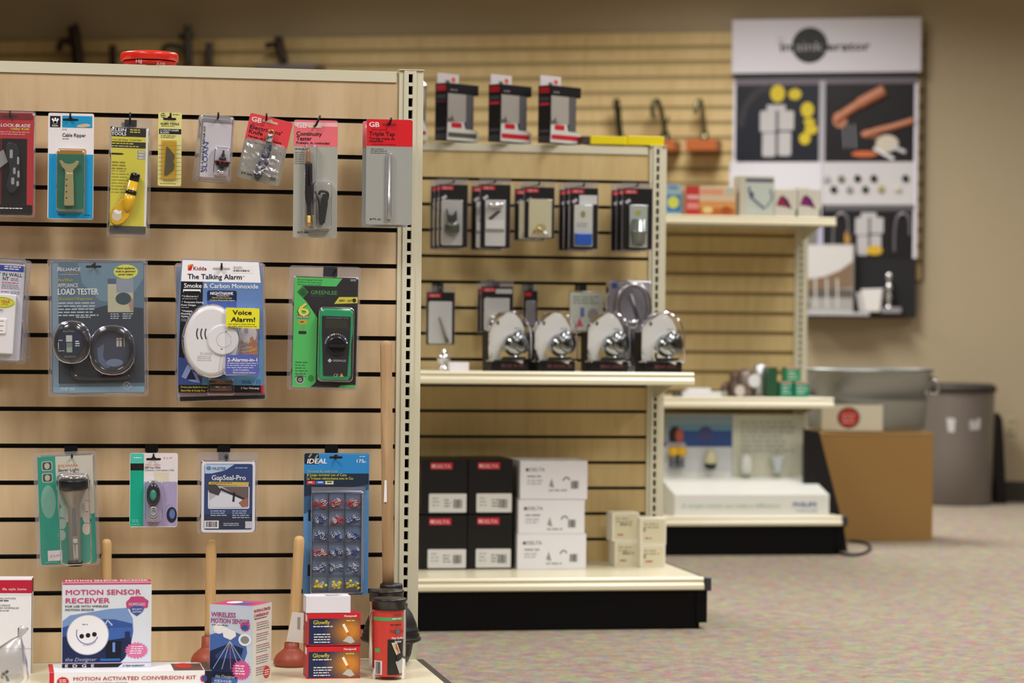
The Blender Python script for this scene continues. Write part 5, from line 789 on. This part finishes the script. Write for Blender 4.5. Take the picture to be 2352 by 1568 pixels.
for k, (x0, x1, yt) in enumerate(((1779, 1831, 432), (1833, 1885, 430))):
    o, g = fbox('bulb_box', x0, x1, yt, 496, ZT3, 46, M('#cfccc0', .5), ['white box with dark red flame shape', 'white box with purple flame shape at the shelf end'][k]); g.poly([(x0+4, yt+36), (x0+10, yt+18), (x0+18, yt+12), (x0+30, yt+22), (x0+40, yt+44), (x0+24, yt+38)], M('#8c2c4c' if k == 0 else '#7a2468'), .4); g.poly([(x0+18, yt+12), (x0+30, yt+22), (x0+40, yt+44), (x0+26, yt+34)], M('#5c2048' if k == 0 else '#5a1c54'), .6); g.rect(x1-4, yt+44, x1, 495, M('#5c6a58'), .3); g.build('carton', o)
# middle shelf
o, g = fbox('metal_fitting', 1548, 1566, 902, 915, ZM3, 20, M('#55554e', .4), 'small dark fitting at the hidden shelf end', cat='fitting'); g.build('body', o)
fr = stand(1615, 914, Y3-.25, ZM3); o = thing('white_fixture', fr, 'long low white fixture lying on the shelf', 'fixture'); g = G(fr); g.box(1568, 902, 1658, 914, -30, 0, WHITEP, None, 2); g.box(1580, 894, 1634, 903, -26, -4, WHITEP, None, 2); g.ell(1664, 908, 7, 9, M('#a8a89c', .3), -.5); g.build('body', o)
fr = stand(1700, 914, Y3-.22, ZM3); o = thing('brown_metal_fitting', fr, 'brown and steel fitting with round dial', 'fitting'); g = G(fr); BRN = M('#6c5a50', .4, .4)
g.lathe(1692, 914, -20, (0, -1, 0), [(0, 16), (10, 18), (26, 16), (40, 10), (50, 12), (58, 6)], BRN, 18); g.lathe(1716, 914, -16, (0, -1, 0), [(0, 18), (20, 20), (50, 17), (64, 10)], M('#8c7c74', .35, .5), 18); g.tube([(1676, 884, -14), (1664, 892, -10), (1664, 910, -10)], 7, BRN); g.ell(1699, 900, 12, 13, M('#dcd4cc'), 2, 16); g.build('body', o)
fr = stand(1750, 914, Y3-.22, ZM3); o = thing('steel_cylinder', fr, 'upright steel cylinder with bright white disc', 'fitting'); g = G(fr); g.lathe(1749, 914, -18, (0, -1, 0), [(0, 15), (66, 15), (68, 13), (74, 13)], STEEL, 22); g.lathe(1732, 878, 0, (0, 0, 1), [(0, 14), (3, 15), (5, 13)], WHITEP, 20); g.build('body', o)
GT = M('#1f9474', .4)
for k, (x0, x1, yt, yb, c) in enumerate([(1765, 1785, 845, 914, '#2c5a3c'), (1792, 1820, 878, 914, '#1f9474'), (1825, 1858, 878, 914, '#1f9474'), (1805, 1838, 843, 877, '#2a9a6c')]):
    z = ZM3
    lab = ['tall dark green box right of the steel cylinder', 'left small teal box of the lower pair', 'right small teal box at the shelf end', 'teal box on top of the small teal pair'][k]
    if k < 3: o, g = fbox('small_green_box', x0, x1, yt, yb, z, 36, M(c, .4), lab, 'green and teal bulb boxes')
    else: fr = Fr(1821, 877.5, PT3); o = thing('small_green_box', fr, lab, 'box', 'green and teal bulb boxes'); g = G(fr); g.box(x0, yt, x1, 877.5, -36, 0, M(c, .4), None, .6)
    if k == 1: PT3 = PY(Y3-.27)
    if k: g.rect(x0+2, yt, x1-2, yt+4, M('#e0a0a0'), .3); g.greek(x0+5, yt+10, x1-4, 3, 7, M('#c8e0d0'))
    g.build('carton', o)
# lit lamp display
fr = stand(1728, 1187, Y3-.475, DECKZ); o = thing('lamp_display_stand', fr, 'white lamp display stand with sea photo and shower bulbs', 'display stand')
WD = M('#eef0ea', .4); g = G(fr); y1 = 1187
dep = .24/fr.sy
z_f = 49; z_b = 82
A = [g.P(1550, y1, 0), g.P(1905, y1, 0), g.P(1905, y1-z_f, 0), g.P(1550, y1-z_f, 0), g.P(1550, y1, -dep), g.P(1905, y1, -dep), g.P(1905, y1-z_b, -dep), g.P(1550, y1-z_b, -dep)]
for f in ((0, 1, 2, 3), (1, 5, 6, 2), (3, 2, 6, 7), (4, 0, 3, 7), (5, 4, 7, 6)): g.face([A[i] for i in f], WD)
g.text('A simple switch can make a difference', 1566, y1-20, 9, M('#9cc4a4'), .6, w=226); g.text('PHILIPS', 1822, y1-22, 10, M('#5a6cb4'), .8, w=54, bold=.04); g.greek(1828, y1-14, 1886, 1, 8, M('#b0bcc8')); g.build('base', o)
g = G(fr); g.box(1550, y1-228, 1893, y1-70, -dep-6, -dep, WD, None, 1); g.rect(1552, y1-226, 1718, y1-152, M('#8fa4b0', .4), -dep+.6); g.rect(1552, y1-190, 1718, y1-152, M('#34508c'), -dep+.8); g.rect(1552, y1-204, 1718, y1-186, M('#6f9cb8'), -dep+.7); g.rect(1552, y1-226, 1570, y1-160, M('#98a0a0'), -dep+.9)
g.ell(1585, y1-180, 14, 20, M('#2c2422'), -dep+1.2); g.ell(1595, y1-178, 9, 18, M('#b4604c'), -dep+1.6); g.poly([(1560, y1-152), (1570, y1-162), (1608, y1-162), (1612, y1-152)], M('#b8b8c8'), -dep+1.4); g.ell(1656, y1-182, 18, 18, M('#4c4c7c'), -dep+1.2); g.rect(1552, y1-152, 1718, y1-94, M('#d4d8dc'), -dep+.6); g.line(1719, y1-226, 1719, y1-80, 2, M('#a8a8a4'), -dep+1); g.rect(1722, y1-226, 1890, y1-80, M('#d4d4c0', .5), -dep+.5); g.greek(1738, y1-212, 1868, 7, 11, M('#b0b4ac'), -dep+1, t=.5); g.build('back_panel', o)
g = G(fr)
g.tube([(1576, y1-104, -dep+16), (1579, y1-134, -dep+16)], [9, 7], M('#6c7078', .3, .6)); g.tube([(1596, y1-104, -dep+16), (1593, y1-134, -dep+16)], [9, 7], M('#6c7078', .3, .6)); g.ball(1577, y1-142, -dep+18, 12, M('#e8b828', .35)); g.ball(1597, y1-142, -dep+18, 12, M('#e8b828', .35)); g.build('yellow_lamp', o)
g = G(fr); g.lathe(1664, y1-100, -dep+18, (0, -1, 0), [(0, 6), (4, 12), (14, 15)], M('#1c2424', .35), 16); g.lathe(1664, y1-114, -dep+18, (0, -1, 0), [(0, 15), (10, 15), (20, 12), (30, 8), (33, 3)], M('#cdc8a4', .35), 16); g.build('reflector_lamp', o)
g = G(fr); g.lathe(1748, y1-90, -dep+18, (0, -1, 0), [(0, 12), (20, 14), (40, 12), (46, 4)], M('#d8dcd4', .3), 16); g.build('frosted_lamp', o); g = G(fr); g.lathe(1822, y1-92, -dep+18, (0, -1, 0), [(0, 9), (14, 11), (34, 17), (38, 18), (39, 4)], M('#c4ccd0', .3), 16); g.build('spot_lamp', o)
# black leaning panel, cable, carton, tub
fr = foot(1900, 1266, 0); o = thing('black_floor_panel', fr, 'black slanted panel standing between lamp display and carton', 'panel'); g = G(fr)
g.prism([(1845, 1266), (1948, 1266), (1938, 1214), (1879, 992), (1845, 985)], -14, 0, BK, BK, 1); g.build('panel', o)
fr = foot(1950, 1268, 0); g = G(fr); pts = [(1912, 1266), (1940, 1272), (1965, 1274), (1988, 1268), (1999, 1258), (1992, 1248), (1970, 1243), (1948, 1242)]
w3 = [on(x, y, .006) for x, y in pts]; gg = G(Met((w3[0].x, w3[0].y, 0))); sp = spline([(p.x-w3[0].x, p.z, -(p.y-w3[0].y)) for p in w3]); gg.tube(sp, .006, M('#2c2a2c', .5), 8); c = gg.build('power_cord'); tag(c, 'thin black cord looped on the carpet before the carton', 'cord')
fr = foot(2010, 1243, 0); o = thing('cardboard_box', fr, 'large plain brown cardboard carton on the carpet', 'box'); g = G(fr)
KR = M('#a07c4a', .7, 0, .2); g.box(1872, 998, 2142, 1243, -210, 0, KR, None, 1.5); g.build('carton', o); g = G(fr); g.box(1872, 994, 2143, 999, -210, 1, M('#aa8654', .7, 0, .2)); g.build('flaps', o)
ZB = fr.W(2000, 994).z; PB2 = fr.plane
tf = Fr(1990, 993, Plane(fr.plane.p-fr.plane.n*.19)); tf.loc.z = ZB; o = thing('galvanized_tub', tf, 'galvanised oval metal tub standing on the brown carton', 'tub')
GV = M('#a8adab', .3, .85); g = G(tf)
def oval(y, a, b): return [(1990+a*math.cos(t*math.pi/20), y, b*math.sin(t*math.pi/20)) for t in range(40)]
g.loft([oval(993, 120, 70), oval(993, 134, 78), oval(985, 134, 78), oval(925, 139, 82), oval(921, 141, 84), oval(917, 140, 83), oval(862, 144, 86), oval(858, 150, 92), oval(851, 151, 93), oval(849, 148, 90), oval(856, 143, 85), oval(920, 138, 81), oval(988, 130, 74)], GV, True, True); g.build('tub_body', o)
g = G(tf); g.tube(spline([(2126, 872, 20), (2140, 876, 26), (2146, 892, 28), (2140, 906, 26), (2130, 904, 20)]), 2.6, CHROME); g.box(2120, 866, 2138, 880, 10, 26, GV); g.build('handle', o)
g = G(tf)
def wrap(x, y, w): t = math.asin(max(-1, min(1, (x-1990)/150))); return (1990+141*math.sin(t), y, 84*math.cos(t)+w)
g.T = wrap; nn = 10
for i in range(nn):
    xa, xb = 1866+i*13.5, 1866+(i+1)*13.5; g.poly([(xa, 990), (xb, 990), (xb, 930), (xa, 930)], M('#d9d2bc', .5), 1)
g.ell(1922, 960, 25, 24, M('#2c3c2c'), 1.6); g.ell(1922, 960, 22, 21, M('#b83a34'), 1.9); g.greek(1908, 952, 1936, 3, 8, M('#e0a098'), 2.2); g.build('paper_label', o)
# trash can
fr = foot(2226, 1163, 0); o = thing('trash_can', fr, 'tall grey round trash can against the tan wall', 'trash can'); g = G(fr); TC = M('#7c746e', .38, .2, .5)
g.lathe(2226, 1163, -80, (0, -1, 0), [(0, 72), (3, 75), (130, 77), (262, 80), (266, 80)], TC, 40); g.T = lambda x, y, w: (2226+79.5*math.sin((x-2226)/79), y, -80+79.5*math.cos((x-2226)/79)); g.poly([(2174, 960), (2194, 962), (2192, 994), (2178, 992)], M('#c8c4c4'), 0); g.poly([(2224, 966), (2252, 960), (2250, 986), (2226, 988)], M('#c0bcbc'), 0); g.T = None; g.build('body', o)  # two pale patches: white markings, their glints put into the colour
g = G(fr); g.lathe(2226, 901, -80, (0, -1, 0), [(0, 80), (0, 84), (10, 84), (16, 80), (19, 70)], M('#35302e', .5), 40); g.build('rim', o)
fr = foot(2310, 1158, 0); o = thing('black_folded_board', fr, 'narrow black board leaning beside the trash can', 'board'); g = G(fr); g.prism([(2300, 1158), (2323, 1158), (2311, 966), (2304, 950), (2300, 950)], -60, -30, BK); g.build('board', o)
fr = Fr(2322, 978, WALL); o = thing('wall_outlet', fr, 'small beige outlet plate low on the tan wall', 'outlet'); g = G(fr); g.box(2312, 958, 2333, 998, 0, 2.5, M('#b4a888', .4), None, .8); g.rect(2318, 964, 2327, 974, M('#8c8268'), 2.8); g.rect(2318, 982, 2327, 992, M('#8c8268'), 2.8); g.build('plate', o)
# ---------------------------------------------------------------- wall display board
BP = Plane(SLAT.p+SLAT.n*.05, WANG); fr = Fr(1890, 390, BP); o = thing('wall_display_board', fr, 'tall advertising display board with white header on the slatwall', 'display board')
LV = M('#d8d6e2', .5); g = G(fr); D0 = -.05/fr.sy
g.box(1681, 170, 2104, 728, D0, 0, M('#17171c', .5)); g.rect(1684, 180, 2104, 194, M('#6c6470'), .4); g.rect(1681, 180, 1689, 372, LV, .4); g.rect(2096, 186, 2106, 592, LV, .4); g.rect(1880, 186, 1894, 372, M('#a8a6b0'), .5); g.rect(1894, 470, 2100, 483, M('#5c5a60'), .5); g.build('frame', o)
g = G(fr); g.box(1677, 43, 2111, 167, D0, 4, LV, None, 1); g.ell(1857, 104, 41, 41, M('#141416', .4), 4.6, 36); g.text('in', 1790, 117, 22, INK, 4.6, w=25, bold=.05); g.text('sink', 1827, 117, 22, M('#a8a6ac'), 5.2, w=60, bold=.01); g.text('erator', 1897, 117, 21, INK, 4.6, w=98, bold=.05); g.greek(1782, 86, 1800, 2, 12, M('#bcbac4'), 4.4); g.build('header_panel', o)
def dispo(g, cx, yt, k, d):
    gr = M('#b8b6b8'); g.rect(cx-24*k, yt, cx+20*k, yt+16*k, gr, d); g.rrect(cx-40*k, yt+14*k, cx-3*k, yt+64*k, 5*k, gr, d+.1); g.rrect(cx+4*k, yt+14*k, cx+40*k, yt+60*k, 5*k, gr, d+.1); g.rrect(cx-34*k, yt+66*k, cx-3*k, yt+122*k, 5*k, gr, d); g.rrect(cx+4*k, yt+64*k, cx+34*k, yt+120*k, 5*k, gr, d); g.rect(cx-3*k, yt+14*k, cx+4*k, yt+118*k, M('#55535a'), d+.2)
g = G(fr); g.rect(1687, 196, 1880, 365, M('#141724', .4), .8); g.arc(1770, 290, 70, 90, 180, 270, 16, M('#2c2c30'), 1, 12); dispo(g, 1783, 240, .98, 1.4)
for (x, y, rx, ry) in ((1784, 214, 17, 20), (1824, 216, 15, 13), (1853, 252, 15, 18), (1858, 280, 13, 9), (1862, 297, 15, 12), (1848, 318, 13, 14)): g.ell(x, y, rx, ry, M('#cdb828'), 1.6, 18)
g.build('lemon_photo', o)
g = G(fr); SK = M('#b8795c', .5); g.rect(1896, 193, 2097, 368, M('#121115', .4), .8); g.tube(spline([(1918, 278, 2), (1938, 262, 2), (1975, 238, 2), (2030, 208, 2)]), [9]*6+[11]*6+[14]*7, SK, 8); g.ell(1928, 275, 17, 19, SK, 2.4, 16); g.tube(spline([(1985, 312, 2), (2010, 302, 2), (2050, 292, 2), (2096, 278, 2)]), 8, SK, 8); g.ell(1998, 308, 22, 10, SK, 2.4, 16)
for a in (0, 12, 24): g.line(1936+a, 286, 1940+a, 340, 3, M('#8c8c98'), 1.4)
g.ell(1985, 354, 30, 7, M('#c8673c'), 1.6, 16); g.ell(2036, 330, 26, 20, M('#c8c0b0'), 1.4, 16); g.line(2006, 340, 2052, 366, 8, M('#d8d8dc'), 1.8); g.line(2046, 336, 2078, 350, 8, M('#c4c4cc'), 1.8); g.build('hands_photo', o)
g = G(fr); g.box(1675, 372, 1888, 520, D0, 1.5, M('#d4d4dc', .5)); g.build('blank_panel', o); g = G(fr)
g.box(1889, 372, 2097, 470, D0, 1.2, M('#c9c6ca', .5))
for i, (x, y, c) in enumerate([(1933, 411, '#6c7060'), (1970, 410, '#141814'), (2007, 410, '#141814'), (2079, 410, '#141814'), (1916, 435, '#141814'), (1952, 435, '#8c948c'), (1988, 435, '#2c3028'), (2024, 434, '#a8a064'), (2062, 434, '#c8c8b0'), (1900, 411, '#a8a8b0')]): g.lathe(x, y, 1.2, (0, 0, 1), [(0, 8), (4, 8), (6, 6)], M(c, .4), 16)
g.build('swatch_panel', o)
g = G(fr); g.rect(1894, 484, 2097, 592, M('#141318', .4), 1); dispo(g, 1998, 488, .8, 1.6); g.ell(2010, 574, 19, 11, M('#cca82c'), 2.6, 16)
for x in (1916, 2056): g.tube(spline([(x, 578, 2), (x, 530, 2), (x+6, 498, 2), (x+20, 490, 2), (x+32, 502, 2), (x+34, 540, 2)]), 3, M('#8c8a90', .3, .5), 8)
g.ell(1948, 545, 7, 16, M('#b08440'), 1.8, 14); g.rect(1856, 516, 1880, 560, M('#74746e'), .8); g.rect(1880, 516, 1892, 592, M('#b0aec8'), 1); g.build('tap_photo', o)
g = G(fr); g.box(1850, 562, 1966, 716, 2, 40, M('#b8b6b4', .5)); g.rect(1851, 566, 1965, 640, M('#cbc9c8'), 40.4); g.poly([(1851, 644), (1900, 636), (1935, 622), (1965, 600), (1965, 660), (1851, 668)], M('#7c6650'), 40.8); g.rect(1851, 664, 1965, 684, M('#5c5650'), 40.6); g.rect(1851, 684, 1965, 712, M('#a09e9c'), 40.5)
for x in (1880, 1906, 1930): g.line(x, 640, x+2, 708, 4, M('#c8c8c4'), 41.2)
g.ell(1860, 700, 8, 14, M('#5c5650'), 41); g.build('kitchen_photo', o)
g = G(fr); g.box(1850, 716, 2004, 724, D0, 50, M('#b4b4b8', .4)); g.build('ledge', o)
g = G(fr); g.lathe(2046, 716, 24, (0, -1, 0), [(0, 12), (4, 12), (6, 5), (30, 5), (34, 9), (40, 5), (52, 5), (56, 10), (62, 5), (74, 4), (80, 8), (88, 6), (92, 2)], CHROME, 16); g.build('chrome_faucet', o)
g = G(fr); g.prism([(1984, 664), (2034, 662), (2028, 716), (1996, 716)], 10, 40, M('#d8d6d4', .4), None, 3); g.prism([(1972, 672), (1990, 668), (1996, 716), (1980, 716)], 6, 30, M('#b8b6b4', .4), None, 2); g.box(2030, 704, 2076, 718, 6, 36, M('#8c8a90', .3), None, 2); g.build('white_cups', o)
# faucets on wooden shelves of the slatwall
OR = M('#a85a2c', .4); FP = Plane(SLAT.p+SLAT.n*.09, WANG)
def wshelf(x0, x1, y0, y1, lab, m=OR):
    fr = Fr((x0+x1)/2, y1, FP); o = thing('wooden_display_shelf', fr, lab, 'shelf', 'small display shelves on the slatwall'); g = G(fr); g.box(x0, y0, x1, y1, -.09/fr.sy, .1/fr.sy, m, None, 1); g.build('board', o); return fr
def faucet(px, yb, path, r, m, lab, base=(10, 10), extra=None):
    fr = Fr(px, yb, FP); o = thing('display_faucet', fr, lab, 'faucet', 'sample faucets along the slatwall'); g = G(fr)
    g.lathe(px, yb, 0, (0, -1, 0), [(0, base[0]), (3, base[0]), (6, base[1]*.8), (22, base[1]*.6)], m, 16); g.build('base', o); g = G(fr); g.tube(spline([(x, y, d) for x, y, d in path]), r, m, 10); g.build('spout', o)
    if extra: g = G(fr); extra(g); g.build('lever', o)
DB = M('#3a2c28', .35, .6); DG = M('#55524c', .35, .6); GN = M('#4c4c38', .3, .8)
wshelf(1386, 1452, 325, 347, 'wooden shelf behind the left end of the yellow case'); wshelf(1484, 1557, 325, 347, 'wooden shelf peeping out beside the yellow case'); wshelf(1582, 1652, 323, 347, 'wooden shelf fully in view left of the display board')
faucet(1424, 325, [(1424, 306, 0), (1421, 285, 2), (1419, 255, 4), (1417, 240, 8), (1418, 235, 16), (1420, 250, 24)], 8, GN, 'faucet above the left half of the yellow case', (12, 12))
faucet(1528, 325, [(1528, 306, 0), (1525, 285, 2), (1516, 245, 6), (1510, 232, 12), (1502, 240, 18), (1502, 262, 20), (1508, 272, 20)], 5.5, GN, 'bent neck faucet at the right end of the yellow case', (12, 14), lambda g: g.tube([(1528, 288, 4), (1538, 268, 8)], 2.5, GN))
faucet(1618, 322, [(1618, 308, 0), (1616, 282, 2), (1612, 245, 6), (1608, 232, 10), (1601, 242, 16), (1600, 262, 18)], 5.5, M('#7c7a5c', .25, .8), 'pale slender faucet on the fully visible wooden shelf', (10, 12))
wshelf(110, 215, 160, 176, 'shelf under the dark bronze faucet'); wshelf(235, 285, 158, 174, 'shelf under the short black faucet'); wshelf(395, 500, 158, 174, 'shelf under the tall grey faucet'); wshelf(598, 735, 151, 166, 'grey topped shelf under the leaning faucet', M('#6c6468', .4))
faucet(178, 160, [(180, 150, 0), (177, 120, 0), (172, 86, 0), (168, 66, 0), (164, 58, 2)], 13, DB, 'dark bronze faucet with hooked spout, far left', (13, 13), lambda g: g.tube(spline([(174, 104, 4), (156, 94, 8), (144, 98, 10), (138, 118, 10)]), 8, DB))
faucet(259, 158, [(259, 150, 0), (259, 130, 0), (258, 112, 0), (258, 104, 0)], 8, DB, 'short black faucet left of the red jar', (10, 10))
faucet(432, 158, [(434, 150, 0), (433, 120, 0), (431, 90, 0), (430, 66, 0), (430, 58, 0)], 9, DG, 'tall grey faucet with cross arm right of the red jar', (10, 10), lambda g: (g.tube([(414, 84, 4), (444, 82, 4)], 8, DG), g.tube(spline([(428, 112, 4), (400, 106, 8), (386, 106, 8), (374, 116, 8)]), 7, DG)))
faucet(480, 158, [(480, 150, 0), (480, 130, 0), (480, 108, 0), (480, 98, 0)], 9, DG, 'small grey handle beside the tall grey faucet', (9, 9))
faucet(650, 151, [(652, 142, 0), (646, 120, 0), (641, 100, 0), (639, 84, 0)], 10, DB, 'leaning dark faucet above the grey topped shelf', (12, 12), lambda g: g.tube([(640, 106, 2), (626, 102, 6), (612, 106, 8)], 7, DB))
# ---------------------------------------------------------------- end
